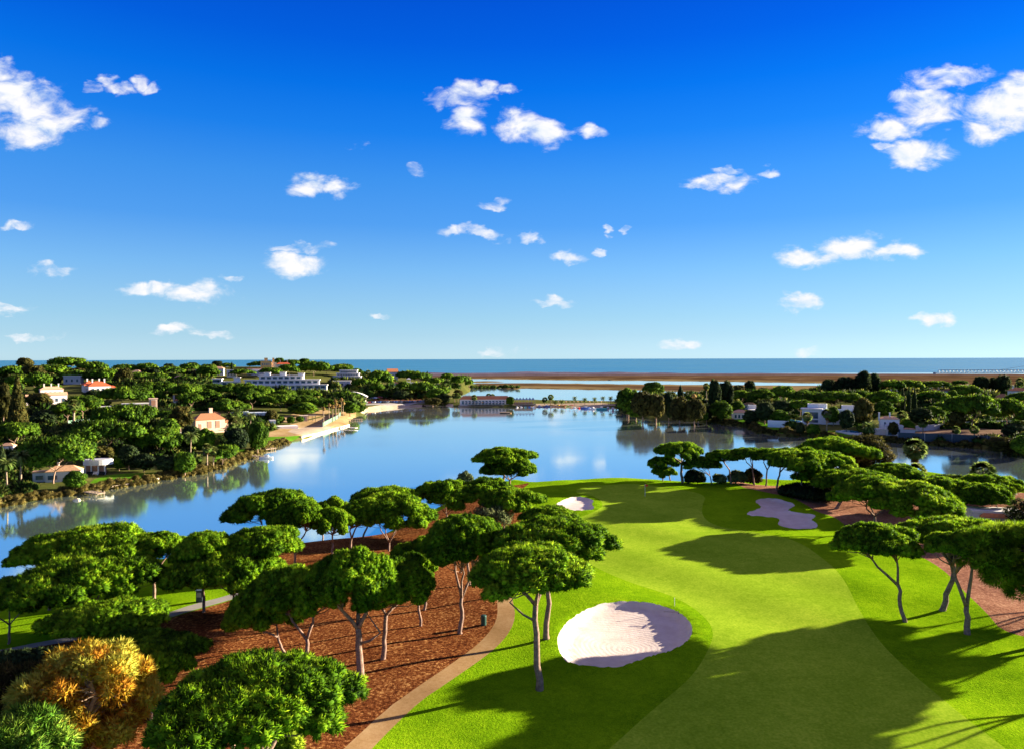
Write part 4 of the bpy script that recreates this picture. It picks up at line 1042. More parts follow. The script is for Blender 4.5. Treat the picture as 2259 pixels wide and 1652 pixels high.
feathery((60, 1560), (-60, 130, 1470, 1590), 'brownish fading pine behind the yellowed one at the left edge', M['brown_leaf'], M['dead_wood'], 'fading_pine', 'pine tree', 6, nl=18, r0=.2, open_=.5)
feathery((70, 1790), (-60, 166, 1572, 1720), 'light green young pine in the bottom left corner', M['young_leaf'], M['bark'], 'young_pine', 'pine tree', 7, nl=30, lr=(.16, .26), blade=.5, width=.07, r0=.18, squash=.7)
feathery((2290, 1425), (2122, 2420, 1160, 1315), 'feathery green pine cut by the right edge over the bark', M['pine'], M['bark'], 'aleppo_pine', 'pine tree', 8, nl=34, lr=(.13, .21), blade=.55, width=.07, r0=.3, squash=.55, tint=(.45, 1.0))
feathery((1925, 1075), (1868, 1968, 962, 1050), 'upright feathery pine at the lakeside behind the right clump', M['brown_leaf'], M['bark'], 'aleppo_pine', 'pine tree', 9, nl=22, lr=(.2, .3), blade=.6, width=.12, blades=26, bump=.6, tint=(.3, .8))
feathery((2262, 1180), (2222, 2320, 1098, 1190), 'very dark pine beside the flat-roofed house at the right edge', M['dark_leaf'], M['bark'], 'aleppo_pine', 'pine tree', 10, nl=18, blades=26)
feathery((1090, 1180), (1034, 1132, 1116, 1156), 'grey-green olive shrub among the last pines before the left bank', M['olive_leaf'], M['bark'], 'olive_shrub', 'shrub', 11, nl=16, lr=(.2, .3), r0=.12, blades=26, blade=.3)
def bush(base, box, label, mat, name='shrub', cat='shrub', seed=1, n=7, group=None, blade=.3, bump=.4, blades=30):
    g = G(*base); D = g[1]; gz = float(h_full(g[None, :2])[0]); s = D / FD; x0, x1, y0, y1 = box
    R = (x1 - x0) / 2 * s; H = max(.6, CAMZ + ray(base[0], y0)[2] * D - gz); r = np.random.default_rng(seed); L = []
    for i in range(n):
        a = i * 2.4; q = math.sqrt(i / n) * .62; L.append(((q * R * math.cos(a), q * R * math.sin(a), H * (.42 + r.uniform(-.06, .18) * (1 - q))), (R * .42, R * .42, H * .42)))
    xc = ray((x0 + x1) / 2, base[1])[0] * D
    me = foliage_mesh(name, L, mat, bump=bump * min(1, R / 2 + .4), seed=seed, blades=blades, blade=blade, width=blade * .3, zmin=-.6)
    o = link(name, me, None, (xc, D, gz)); return setp(o, label, cat, group)
bush((620, 1690), (575, 672, 1585, 1680), 'yellow-green shrub under the huge near stone pine', M['lime_leaf'], seed=3)
bush((1028, 1066), (1008, 1046, 1041, 1062), 'small blue-green shrub on the bank left of the lone pine', M['olive_leaf'], seed=4)
bush((1535, 1066), (1508, 1556, 1036, 1064), 'black-green bush behind the green beside the tall two-trunked pine', M['dark_leaf'], seed=5)
bush((1590, 1066), (1572, 1602, 1046, 1064), 'pale green bush standing against the water behind the green', M['olive_leaf'], seed=6)
bush((1628, 1066), (1604, 1650, 1038, 1062), 'grey-green lake-side bush with a feathery outline left of the pine row', M['olive_leaf'], seed=7)
bush((1668, 1068), (1640, 1680, 1034, 1064), 'brownish open bush between the first trunks of the pine row', M['brown_leaf'], seed=8)
bush((1800, 1096), (1722, 1860, 1070, 1096), 'low dark hedge-like bush behind the pine row trunks', M['dark_leaf'], seed=9, n=11)
bush((412, 1445), (398, 430, 1400, 1440), 'small dark bush on the red ground right of the bright young pines', M['dark_leaf'], seed=10)
bush((2082, 1160), (2050, 2125, 1138, 1162), 'clipped bright bush between the right clump and the house', M['bright_leaf'], seed=13)
bush((2100, 1085), (2040, 2170, 1050, 1085), 'bright green lakeside thicket left of the right-hand fan palms', M['bright_leaf'], seed=14, n=11)
# clipped hedge, bottom left
hp = [G(a, b) for a, b in ((-140, 1500), (-60, 1486), (20, 1476), (95, 1468), (160, 1462))]
L = []
for i in range(len(hp) - 1):
    for k in range(6):
        q = hp[i] + (hp[i + 1] - hp[i]) * k / 6; L.append(((q[0] - hp[2][0], q[1] - hp[2][1], .85), (.75, .75, .9)))
o = link('hedge', foliage_mesh('hedge', L, M['dark_leaf'], bump=.4, seed=9, blades=30, blade=.2, width=.08, zmin=-.6), None, tuple(hp[2])); setp(o, 'dark clipped hedge running in from the left below the footpath', 'hedge')

# near fan palms at the lakeside on the right
palm('fan', (1990, 2048, 962, 1052), (2020, 1062), 'tallest fan palm against the water, behind the right clump', True, .32)
palm('fan', (1996, 2048, 1016, 1056), (2030, 1066), 'low fan palm under the tallest one beside the water', False, .25)
palm('fan', (2138, 2200, 1012, 1056), (2168, 1085), 'fan palm with upright leaves left of the other by the house', False, .28)
palm('fan', (2198, 2252, 1044, 1088), (2224, 1100), 'fan palm at the right edge above the house roof', False, .28)
palm('fan', (1955, 1994, 1018, 1040), (1975, 1058), 'small fan palm half hidden behind the bright narrow pine crown', False, .2)
# ------------------------------------------------------------------ trees of the far shores
LM = []      # landmarks: px x, px y, words
def T_(kind, x0, x1, y0, y1, bx=None, by=None, **k):
    return tree(kind, (x0, x1, y0, y1), (bx, by) if bx is not None else None, **k)
def PF(x0, x1, y0, y1, bx=None, by=None, lv='mid', **k):
    bx = bx if bx is not None else (x0 + x1) / 2; by = by if by is not None else y1 + (y1 - y0) * .45
    return pine((bx, by), (x0, x1, y0, y1), None, level=lv, group=k.pop('group', 'stone pines of the far shores'), name='stone_pine', **k)
GP = 'stone pines among the left-hand villas'
for a in [(70, 199, 969, 1037, 116, 1066), (152, 301, 933, 988, 222, 1014), (299, 395, 948, 999, 355, 1010), (-10, 83, 936, 974, 30, 992), (214, 300, 898, 940, 262, 962), (262, 338, 896, 940, 300, 958),
          (227, 323, 859, 890, 276, 906), (150, 222, 876, 905, 182, 924), (120, 175, 890, 918, 150, 935), (316, 382, 847, 868, 350, 882), (312, 361, 862, 886, 335, 898), (382, 446, 850, 878, 411, 896),
          (435, 500, 849, 870, 465, 890), (495, 560, 850, 872, 528, 892), (545, 600, 855, 876, 572, 894), (525, 582, 864, 891, 557, 902), (583, 644, 872, 895, 620, 907), (644, 697, 874, 893, 651, 906), (690, 735, 880, 900, 712, 912),
          (600, 655, 862, 882, 630, 898), (466, 527, 884, 913, 500, 927), (500, 545, 888, 912, 530, 926), (474, 521, 978, 1022, 489, 1028), (440, 480, 862, 885, 460, 902), (395, 440, 868, 892, 425, 908),
          (655, 705, 862, 880, 680, 893), (200, 262, 905, 935, 232, 950)]:
    PF(*a, lv='mid', group=GP)
for a in [(85, 150, 809, 828), (58, 107, 828, 856), (120, 184, 793, 812), (250, 300, 808, 822), (300, 345, 805, 820), (180, 230, 803, 820), (345, 400, 812, 828), (205, 260, 818, 836), (486, 515, 803, 812), (554, 607, 800, 809), (605, 626, 793, 806),
          (626, 660, 797, 808), (662, 722, 803, 822), (578, 622, 814, 827), (620, 656, 808, 825), (511, 556, 817, 828), (330, 372, 828, 844), (140, 190, 822, 838), (284, 330, 826, 842), (0, 50, 812, 832), (20, 70, 832, 852),
          (812, 862, 824, 850), (781, 822, 838, 855), (735, 775, 806, 816), (875, 906, 845, 862), (906, 958, 848, 869), (969, 990, 856, 872), (973, 1000, 826, 838), (996, 1028, 832, 848), (1027, 1043, 838, 854), (880, 930, 822, 836), (905, 945, 826, 840),
          (815, 845, 848, 866), (945, 975, 836, 850), (390, 430, 832, 846), (735, 790, 868, 884), (664, 700, 808, 820), (700, 740, 809, 822), (740, 775, 812, 824), (775, 800, 816, 828), (440, 470, 815, 828), (400, 440, 806, 820)]:
    PF(*a, lv='far', group='stone pines on the far left hill')
for k, a in [('brown', (38, 72, 791, 810)), ('brown', (53, 96, 808, 836)), ('brown', (254, 292, 815, 846)), ('round', (413, 438, 800, 813)), ('round', (468, 490, 797, 809)), ('bright', (437, 482, 804, 834)), ('bright', (660, 683, 792, 806)),
             ('greenround', (205, 222, 800, 814)), ('greenround', (84, 130, 846, 872)), ('round', (190, 232, 860, 885)), ('brown', (60, 112, 868, 900)), ('greenround', (0, 40, 848, 885)), ('round', (70, 120, 905, 940)), ('round', (120, 160, 950, 975)),
             ('greenround', (345, 395, 925, 960)), ('round', (262, 305, 982, 1024, 285, 1036)), ('brown', (200, 250, 985, 1015)), ('greenround', (385, 430, 998, 1040)), ('round', (400, 440, 940, 985)), ('bright', (548, 588, 930, 988)), ('round', (500, 545, 945, 990)),
             ('greenround', (430, 470, 945, 990)), ('round', (300, 340, 1000, 1034, 318, 1040)), ('greenround', (145, 188, 1040, 1074)), ('aleppo', (372, 424, 894, 944)), ('aleppo', (-12, 25, 846, 925)), ('araucaria', (18, 58, 828, 938)), ('cypress', (-4, 13, 984, 1030)),
             ('cypress', (508, 515, 800, 816)), ('brown', (585, 612, 905, 930)), ('greenround', (589, 606, 917, 931)), ('greenround', (611, 627, 917, 931)), ('greenround', (633, 649, 918, 932)), ('greenround', (654, 670, 917, 929)), ('bright', (560, 590, 950, 985)),
             ('greenround', (640, 700, 888, 912)), ('bright', (785, 805, 892, 908)), ('greenround', (755, 790, 886, 910)), ('round', (770, 800, 862, 880)), ('brown', (935, 975, 878, 892)), ('round', (962, 992, 868, 888)), ('brown', (1000, 1022, 860, 872)), ('greenround', (940, 985, 858, 880)), ('round', (868, 900, 862, 880)),
             ('euca', (318, 350, 815, 836)), ('round', (360, 388, 803, 822)), ('brown', (150, 185, 812, 830)), ('greenround', (350, 395, 905, 930)), ('greenround', (250, 275, 1008, 1032, 262, 1038)), ('round', (345, 383, 1004, 1036, 364, 1042))]:
    T_(k, *a, group='trees among the left-hand villas')
palm('date', (20, 72, 990, 1034), (46, 1076)); palm('date', (-8, 34, 1008, 1048), (16, 1086)); palm('fan', (148, 178, 878, 905), (162, 946), None, True, .55)
palm('fan', (296, 324, 925, 945), (310, 958)); palm('fan', (538, 560, 841, 856), (549, 872), None, True); palm('fan', (500, 536, 915, 948), (517, 990), None, True, .7)
palm('date', (505, 535, 898, 922), (519, 950)); palm('date', (402, 440, 950, 985), (420, 1012)); palm('fan', (444, 470, 975, 1000), (457, 1030), None, True); palm('fan', (460, 484, 982, 1004), (470, 1030), None, True); palm('date', (540, 566, 908, 930), (552, 960))
for x, b, t in ((714, 940, 896), (726, 931, 888), (734, 930, 892), (741, 927, 886), (747, 922, 890), (753, 911, 876), (739, 914, 879), (757, 916, 884)):
    palm('dead', (x - 7, x + 7, t, t + 10), (x, b), None, True, .2, group='withered palms along the sandy shore')
for x, t, b in ((787, 826, 846), (799, 828, 846), (812, 815, 836), (822, 832, 846), (1003, 865, 887), (1010, 865, 887), (1046, 869, 893), (870, 834, 850), (1215, 868, 892), (1202, 874, 892), (1078, 866, 882), (1086, 867, 882)):
    palm('fan', (x - 8, x + 8, t, t + 11), (x, b), None, False, .25)
for x, t in ((1268, 873), (1290, 876), (1312, 875), (1330, 873), (1347, 873), (1359, 878), (1240, 880), (1225, 881)):
    palm('date', (x - 7, x + 7, t, t + 8), (x, 892), None, False, .15)

GR = 'stone pines of the right-hand shore'
for a in [(1610, 1660, 864, 886, 1635, 902), (1655, 1708, 863, 888, 1680, 905), (1706, 1752, 857, 884, 1728, 903), (1747, 1812, 866, 886, 1780, 905), (1800, 1886, 866, 890, 1840, 908), (1883, 1920, 866, 884, 1900, 903), (1917, 1987, 866, 898, 1950, 915), (1745, 1790, 884, 905, 1765, 922),
          (1946, 1990, 843, 860, 1968, 880), (1985, 2030, 842, 858, 2008, 878), (2037, 2087, 843, 856, 2060, 874), (2103, 2131, 841, 849, 2117, 866), (2100, 2154, 854, 873, 2127, 892), (2100, 2192, 876, 926, 2145, 948), (2191, 2257, 884, 926, 2220, 946), (2026, 2086, 866, 884, 2055, 900),
          (2230, 2290, 868, 890, 2262, 910), (2060, 2105, 888, 910, 2085, 925), (2250, 2310, 905, 935, 2280, 955)]:
    PF(*a, lv='mid' if a[3] > 884 else 'far', group=GR)
for k, a in [('greenround', (1364, 1408, 856, 908)), ('brown', (1395, 1440, 864, 918)), ('brown', (1428, 1466, 870, 920)), ('bright', (1418, 1464, 844, 870)), ('round', (1463, 1487, 866, 917)), ('cypress', (1493, 1509, 853, 884)), ('brown', (1478, 1520, 878, 925)), ('brown', (1512, 1552, 880, 927)), ('greenround', (1385, 1420, 885, 918)),
             ('euca', (1562, 1592, 843, 900)), ('euca', (1585, 1618, 845, 897)), ('brown', (1616, 1642, 850, 870)), ('euca', (1642, 1666, 842, 868)), ('bright', (1569, 1614, 884, 920)), ('round', (1667, 1707, 888, 926)), ('round', (1704, 1746, 884, 914)), ('greenround', (1610, 1642, 886, 906)), ('round', (1545, 1572, 895, 925)),
             ('round', (1813, 1843, 838, 868)), ('euca', (1842, 1884, 833, 868)), ('euca', (1883, 1922, 823, 866)), ('euca', (1910, 1944, 828, 866)), ('brown', (1924, 1962, 844, 866)), ('euca', (2150, 2182, 832, 864)), ('euca', (2174, 2202, 834, 864)), ('euca', (2198, 2228, 829, 864)),
             ('cypress', (1987, 1997, 862, 903)), ('cypress', (2000, 2010, 858, 903)), ('cypress', (2012, 2023, 862, 903)), ('brown', (1885, 1925, 880, 930)), ('round', (1853, 1882, 905, 944)), ('bright', (1826, 1850, 898, 930)), ('brown', (1960, 1982, 932, 957)), ('round', (1757, 1775, 932, 955)), ('greenround', (1780, 1808, 935, 956)),
             ('brown', (2095, 2125, 905, 940)), ('round', (2010, 2050, 900, 930)), ('greenround', (2040, 2080, 895, 925)), ('bright', (2090, 2112, 862, 890)), ('brown', (2180, 2240, 965, 995)), ('greenround', (2236, 2290, 960, 1000)), ('greenround', (1985, 2015, 925, 950)), ('cypress', (1852, 1858, 890, 915)), ('greenround', (1700, 1740, 905, 930)), ('round', (2215, 2259, 935, 960)),
             ('greenround', (1520, 1560, 900, 928)), ('round', (1640, 1672, 905, 930)), ('greenround', (1930, 1970, 885, 915)), ('brown', (1820, 1850, 868, 890)), ('round', (1345 + 25, 1395, 880, 912))]:
    T_(k, *a, group='trees of the right-hand shore')
palm('fan', (1549, 1567, 843, 856), (1559, 902), None, True); palm('date', (1546, 1574, 903, 920), (1560, 930)); palm('fan', (1768, 1794, 906, 926), (1781, 952), None, True); palm('fan', (1811, 1837, 899, 922), (1824, 954), None, True)
palm('fan', (1976, 2004, 903, 926), (1990, 950), None, True); palm('fan', (2024, 2048, 922, 940), (2036, 962)); palm('fan', (2098, 2120, 937, 952), (2109, 968)); palm('fan', (2138, 2161, 936, 954), (2149, 976)); palm('fan', (2229, 2246, 941, 954), (2237, 968))
palm('date', (1900, 1938, 928, 952), (1919, 962)); palm('dead', (1521, 1540, 866, 880), (1530, 912), group='palm trees'); palm('fan', (2240, 2262, 831, 842), (2251, 866))

# ------------------------------------------------------------------ ground cover
EXCL = [(120, 180, 832, 858), (285, 315, 822, 850), (340, 360, 825, 848), (380, 405, 832, 856), (425, 450, 810, 832), (465, 525, 815, 845), (365, 410, 950, 985), (40, 160, 850, 914), (140, 240, 836, 892), (220, 352, 868, 940), (365, 410, 874, 905), (405, 510, 905, 975), (60, 250, 1000, 1080), (455, 735, 820, 874), (510, 630, 785, 822), (840, 935, 828, 862), (15, 70, 825, 846), (280, 360, 828, 846), (1600, 1680, 896, 935), (1755, 1895, 888, 945), (1910, 2035, 908, 965), (255, 385, 1030, 1090), (185, 375, 1040, 1085), (435, 575, 990, 1045), (520, 700, 955, 990), (600, 790, 900, 970), (790, 1010, 878, 905), (1120, 1370, 880, 905), (225, 350, 870, 920), (145, 232, 838, 868), (50, 150, 852, 892), (410, 505, 905, 955), (460, 730, 822, 866), (720, 805, 815, 848),
        (1770, 1905, 945, 968), (1560, 1750, 914, 960), (1760, 1890, 890, 935), (1925, 2030, 912, 962), (1960, 2260, 945, 972), (530, 625, 788, 812), (70, 245, 1005, 1065), (740, 815, 860, 882), (1000, 1128, 866, 900), (520, 600, 895, 925), (1690, 1775, 925, 942), (130, 225, 925, 945), (960, 1030, 866, 880)]
def cover(region, n, seed, fn, landpoly, smin=2.5):
    r = np.random.default_rng(seed); out = []; x0, x1, y0, y1 = region; tries = 0
    while len(out) < n and tries < n * 6:
        tries += 1; px = r.uniform(x0, x1); py = y0 + (y1 - y0) * r.random() ** 1.25
        if any(a < px < b and c < py < d for a, b, c, d in EXCL): continue
        d = ray(px, py); t = -(CAMZ - 5) / min(d[2], -.004)
        if t > 1500: continue
        g = G(px, py, fn)
        if sdist(g[None, :2], landpoly)[0] < smin + 1.5 or g[2] < .5: continue
        D = g[1]; out.append((g[0], g[1], g[2] + (-.3 if D < 380 else .3), min(max(D / 260, .7), 2.0)))
    return out
stuff_mesh('undergrowth', cover((-40, 1040, 803, 1110), 1150, 3, h_left, LEFT), M['scrub'], 'dark green undergrowth filling the gaps between the left-hand villas and trees', 'undergrowth', 2.1, 3)
stuff_mesh('undergrowth', cover((1365, 2300, 862, 1000), 620, 4, h_right, RIGHT), M['scrub'], 'dark undergrowth beneath the trees of the right-hand shore', 'undergrowth', 1.9, 4)
def shore_pts(pts, n, seed, fn, w, sc=1.0):
    r = np.random.default_rng(seed); W = np.array([flat(a, b, 0) for a, b in pts]); seg = np.linalg.norm(np.diff(W, axis=0), axis=1); cs = np.concatenate([[0], np.cumsum(seg)]); out = []
    for _ in range(n):
        q = r.uniform(0, cs[-1]); i = min(np.searchsorted(cs, q) - 1, len(seg) - 1); i = max(i, 0); f = (q - cs[i]) / seg[i]; p = W[i] + (W[i + 1] - W[i]) * f
        t = (W[i + 1] - W[i]) / seg[i]; nrm = np.array([-t[1], t[0]]); p = p + nrm * r.uniform(-.6, w); z = float(fn(p[None])[0]); out.append((p[0], p[1], max(z, 0) - .15, sc * r.uniform(.6, 1.3)))
    return out
stuff_mesh('reeds', shore_pts([(-200, 1146), (0, 1118), (60, 1108), (130, 1095), (190, 1088), (240, 1079), (310, 1068), (380, 1055), (440, 1045), (500, 1030), (560, 1005), (600, 988), (640, 975)], 760, 5, h_left, 3.2), M['reed'],
           'dry yellow reeds and bank plants along the left-hand shore', 'reeds', .62, 5, 1.0, .35, 16, .6, .12)
stuff_mesh('reeds', shore_pts([(1560, 931), (1646, 942), (1672, 955), (1751, 963.5), (1770, 961), (1822, 969), (1900, 973), (1985, 976), (2064, 983), (2178, 990), (2234, 1003), (2330, 1012)], 260, 6, h_right, 3.5), M['brown_leaf'],
           'dark bank plants along the right-hand shore', 'bank plants', 1.0, 6, 1.0, .4, 14, .5, .15)
stuff_mesh('shrubbery', [(*Gp, 1) for Gp in [G(a, b, h_left) for a, b in [(815 + i * 3.3 % 170, 872 + (i * 7 % 11)) for i in range(90)]]], M['brown_leaf'], 'low reddish heath on the bank above the car park', 'heath', .9, 8)
stuff_mesh('shrubbery', [(*Gp, 1.2) for Gp in [G(1042 + (i * 37 % 100) + .0, 855.3 - (i % 3) * .5, h_marsh) for i in range(40)]], M['scrub'], 'dark bushes on the near edge of the marsh', 'marsh bushes', 1.6, 9)

# ------------------------------------------------------------------ buildings
class Bld:
    """local frame: origin at the near corner, x along the front, y backwards; lengths in view pixels at that distance"""
    def __init__(s, name, label, cat, px, py, rot=0, group=None, D=None, short=None):
        g = G(px, py)
        if D: d = ray(px, py); g = np.array([d[0] * D, D, 0]); g[2] = float(h_full(g[None, :2])[0])
        s.roof = None; s.u = g[1] / FD; s.o = empty(name, tuple(g), label, cat, group, R_(rot)); s.g = g; s.n = {}
        if short: LM.append((px, py, short))
    def part(s, name, mb, mat, parent=None, label=None):
        o = mb.build(name, M[mat] if isinstance(mat, str) else mat, parent or s.o, label=label)
        if name == 'roof': s.roof = o
        return o
    def vol(s, x0, x1, y0, y1, z0, z1, wall='white', roof=None, rmat='terracotta', rh=6, ov=1.2):
        u = s.u; zb = -3.0 if z0 == 0 else z0 * u
        w = s.part('wall', MB().box(x0 * u, x1 * u, y0 * u, y1 * u, zb, z1 * u), wall)
        if roof == 'flat': s.part('roof', MB().box((x0 - ov) * u, (x1 + ov) * u, (y0 - ov) * u, (y1 + ov) * u, z1 * u + .01, z1 * u + .45), rmat)
        elif roof == 'parapet':
            mb = MB(); t = .35; X0, X1, Y0, Y1, Z = x0 * u - .03, x1 * u + .03, y0 * u - .03, y1 * u + .03, z1 * u + .01
            mb.box(X0, X1, Y0, Y0 + t, Z, Z + .6).box(X0, X1, Y1 - t, Y1, Z, Z + .6).box(X0, X0 + t, Y0 + t, Y1 - t, Z, Z + .6).box(X1 - t, X1, Y0 + t, Y1 - t, Z, Z + .6); s.part('roof', mb, rmat)
        elif roof in ('hip', 'gable'): s.part('roof', MB().hip((x0 - ov) * u, (x1 + ov) * u, (y0 - ov) * u, (y1 + ov) * u, z1 * u + .2, rh * u, roof == 'gable'), rmat)
        return w
    def win(s, face, c, a, z, w, h, mat='glass', name='window'):
        """face 'f' (plane y=c) or 'r' (x=c) or 'l' (x=c, outward -x); a centre along it"""
        u = s.u; a *= u; z *= u; w *= u; h *= u; c *= u; f = MB(); pn = MB(); fr = .12; e = .10
        if face == 'f':
            f.box(a - w / 2 - fr, a + w / 2 + fr, c - e, c - .01, z - fr, z + h + fr); pn.box(a - w / 2, a + w / 2, c - e - .03, c - e + .02, z, z + h)
        else:
            sg = 1 if face == 'r' else -1; p = sorted((c + sg * .01, c + sg * e)); q = sorted((c + sg * (e - .02), c + sg * (e + .03)))
            f.box(p[0], p[1], a - w / 2 - fr, a + w / 2 + fr, z - fr, z + h + fr); pn.box(q[0], q[1], a - w / 2, a + w / 2, z, z + h)
        fo = f.build(name, M['frame'], s.o); pn.build('pane' if name == 'window' else 'leaf', M[mat], fo)
    def row(s, face, c, a0, a1, n, z, w, h, mat='glass', name='window'):
        for i in range(n): s.win(face, c, a0 + (a1 - a0) * (i + .5) / n, z, w, h, mat, name)
    def chim(s, x, y, z0, z1, w=2.2, mat='white'):
        u = s.u; mb = MB().box((x - w / 2) * u, (x + w / 2) * u, (y - w / 2) * u, (y + w / 2) * u, z0 * u, z1 * u).box((x - w / 2 - .4) * u, (x + w / 2 + .4) * u, (y - w / 2 - .4) * u, (y + w / 2 + .4) * u, z1 * u + .01, (z1 + 1) * u); s.part('chimney', mb, mat, s.roof)
    def slab(s, name, x0, x1, y0, y1, z0, z1, mat):
        u = s.u; return s.part(name, MB().box(x0 * u, x1 * u, y0 * u, y1 * u, z0 * u, z1 * u), mat)
    def posts(s, name, xs, y, z0, z1, w, mat):
        u = s.u
        for x in xs: s.part(name, MB().box((x - w / 2) * u, (x + w / 2) * u, (y - w / 2) * u, (y + w / 2) * u, z0 * u - (1.5 if z0 == 0 else 0), z1 * u), mat)

b = Bld('villa', 'pink-white villa with two pale tiled wings and round-headed gable on the left hillside', 'house', 100, 892, 40, short='pink-white villa')
b.vol(0, 42, 0, 22, 0, 20, 'pinkish', 'gable', 'paletile', 6); b.vol(-34, -1, 6, 26, 0, 17, 'pinkish', 'gable', 'paletile', 5); b.vol(-6, 38, 23, 42, 0, 32, 'pinkish', 'hip', 'paletile', 6)
b.row('f', 0, 4, 40, 3, 6, 4, 7); b.row('f', 6, -32, -4, 2, 5, 5, 6); b.row('f', 23, 0, 36, 4, 22, 3, 5); b.win('l', -34, 16, 6, 5, 7)
for x, y in ((2, 32), (16, 34), (30, 34)): b.chim(x, y, 30, 44)
b = Bld('villa', 'cream villa with a bright red hipped tile roof and white chimneys', 'house', 196, 868, 42, short='red-roofed villa')
b.vol(0, 44, 0, 32, 0, 16, 'pinkish', 'hip', 'redtile', 10); b.vol(-2, 20, 33, 60, 0, 18, 'pinkish', 'hip', 'redtile', 9); b.vol(45, 56, 6, 26, 0, 12, 'white', 'hip', 'redtile', 4)
b.row('f', 0, 4, 42, 4, 5, 4, 6); b.row('l', 0, 4, 28, 2, 5, 4, 6)
for x, y in ((10, 14), (34, 14), (6, 44), (26, 26)): b.chim(x, y, 20, 31, 2.6)
b = Bld('villa', 'long modern sand-coloured villa with an open square tower at its right end', 'house', 330, 918, 30, short='towered sand-coloured villa')
b.vol(0, 16, 0, 14, 0, 38, 'peach', 'flat', 'peach'); b.vol(-52, -.5, 22, 40, 0, 27, 'cream', 'flat', 'white'); b.vol(-100, -54, 24, 44, 0, 22, 'greywall', 'flat', 'white'); b.vol(16.5, 46, 6, 20, 0, 10, 'cream', 'flat', 'white')
b.win('f', 0, 8, 24, 9, 12, 'shutter'); b.win('f', 0, 8, 6, 6, 12); b.row('f', 22, -50, -4, 3, 6, 6, 14); b.row('f', 24, -98, -58, 4, 4, 4, 13); b.slab('pergola', 17, 40, -4, 5.5, 12, 13.2, 'cream'); b.posts('post', (20, 30, 38), -3, 0, 12, .8, 'cream'); b.row('f', 6, 18, 44, 3, 2, 5, 6)
b = Bld('cottage', 'small house with a tall chimney among the pines left of the peach house', 'house', 388, 893, 35); b.vol(0, 20, 0, 16, 0, 10, 'cream', 'hip', 'terracotta', 4); b.chim(-2, 10, 4, 20, 3); b.row('f', 0, 2, 18, 2, 3, 3, 4)
b = Bld('villa', 'peach house with brown hipped roof, tall chimney and closed brown shutters', 'house', 432, 954, 42, short='brown-roofed peach house')
b.vol(0, 64, 0, 32, 0, 27, 'peach', 'hip', 'browntile', 13); b.vol(48, 66, 32.5, 54, 0, 36, 'peach', 'hip', 'browntile', 5); b.vol(64.5, 84, 6, 26, 0, 18, 'peach', 'hip', 'browntile', 5); b.chim(44, 34, 20, 50, 7, 'peach')
for x, w, h in ((10, 5, 11), (30, 9, 16), (48, 9, 16)): b.win('f', 0, x, 8, w, h, 'shutter', 'shutter')
b.win('l', 0, 16, 14, 4, 8); b.slab('terrace', -4, 60, -10, -.3, -2, 2, 'peach')
b = Bld('modern_house', 'low white flat-roofed house right of the palms beside the peach house', 'house', 548, 928, 20, short='low white flat-topped house')
b.vol(0, 42, 0, 26, 0, 16, 'white', 'flat', 'metalroof'); b.vol(-36, -.5, 8, 34, 0, 18, 'white', 'flat', 'metalroof'); b.row('f', 0, 4, 38, 3, 4, 8, 8)
b = Bld('cottage', 'cream-roofed white cottage under the big pine at the left shore', 'house', 100, 1064, 22, short='white lakeside cottage')
b.vol(0, 68, 0, 34, 0, 22, 'white', 'hip', 'paletile', 11); b.vol(-26, -.5, 10, 30, 0, 21, 'white', 'flat', 'paletile'); b.win('f', 0, 14, 6, 18, 9); b.win('f', 0, 46, 3, 14, 12, 'greenfence'); b.win('f', 10, -13, 6, 14, 9); b.chim(20, 28, 20, 40, 4)
b = Bld('pavilion', 'round white open-fronted pavilion with a grey roof on the lakeside lawn', 'pavilion', 212, 1046, 15, short='round white pavilion')
u = b.u; cyl = lambda r, z0, z1, cx=0, cy=18, n=28: MB().prism([((cx + r * math.cos(2 * math.pi * i / n)) * u, (cy + r * .7 * math.sin(2 * math.pi * i / n)) * u) for i in range(n)], z0 * u, z1 * u)
b.part('wall', cyl(22, -3, 20, -6, 20), 'shutter'); b.part('roof', cyl(30, 20.3, 31), 'white'); b.part('roof_top', cyl(27, 31.05, 32.4), 'greywall'); b.posts('column', (-22, -10, 4, 17), 1.5, 0, 20, 2.4, 'white')
for x, c in ((-12, 'tyre'), (0, 'white'), (12, 'tyre')):
    p = b.o.matrix_basis @ Vector((x * u, -5 * u, 0)); f = MB().box(-.9, .9, -.35, .35, .25, .5).box(-.9, .9, .2, .35, .5, 1.0)
    for q in (-.8, .7): f.box(q, q + .1, -.3, .3, 0, .25)
    o = f.build('lounge_chair', M[c]); o.location = (p[0], p[1], float(h_full(np.array([[p[0], p[1]]]))[0])); setp(o, {-12: 'left dark lounge chair in front of the round pavilion', 0: 'white lounge chair in front of the round pavilion', 12: 'right dark lounge chair in front of the round pavilion'}[x], 'lounge chair', 'lounge chairs at the round pavilion')
b = Bld('hotel', 'ochre castle-like hotel with square towers on the hilltop skyline', 'hotel', 575, 816, 20, short='castle-like hotel')
b.vol(0, 22, 0, 16, 0, 19, 'ochre', 'parapet', 'cream'); b.vol(23, 34, 4, 16, 0, 15, 'cream', 'parapet', 'cream'); b.vol(8, 15, 3, 10, 19, 25, 'ochre', 'parapet', 'ochre'); b.vol(25, 29, 6, 10, 15, 25, 'ochre', 'parapet', 'ochre'); b.vol(34.5, 62, 5, 16, 0, 12, 'cream', 'hip', 'redtile', 4); b.row('f', 0, 2, 20, 4, 10, 2.4, 4); b.row('f', 5, 36, 60, 5, 5, 2, 3); b.chim(42, 10, 12, 20, 1.5, 'cream'); b.chim(57, 10, 12, 20, 1.5, 'cream')
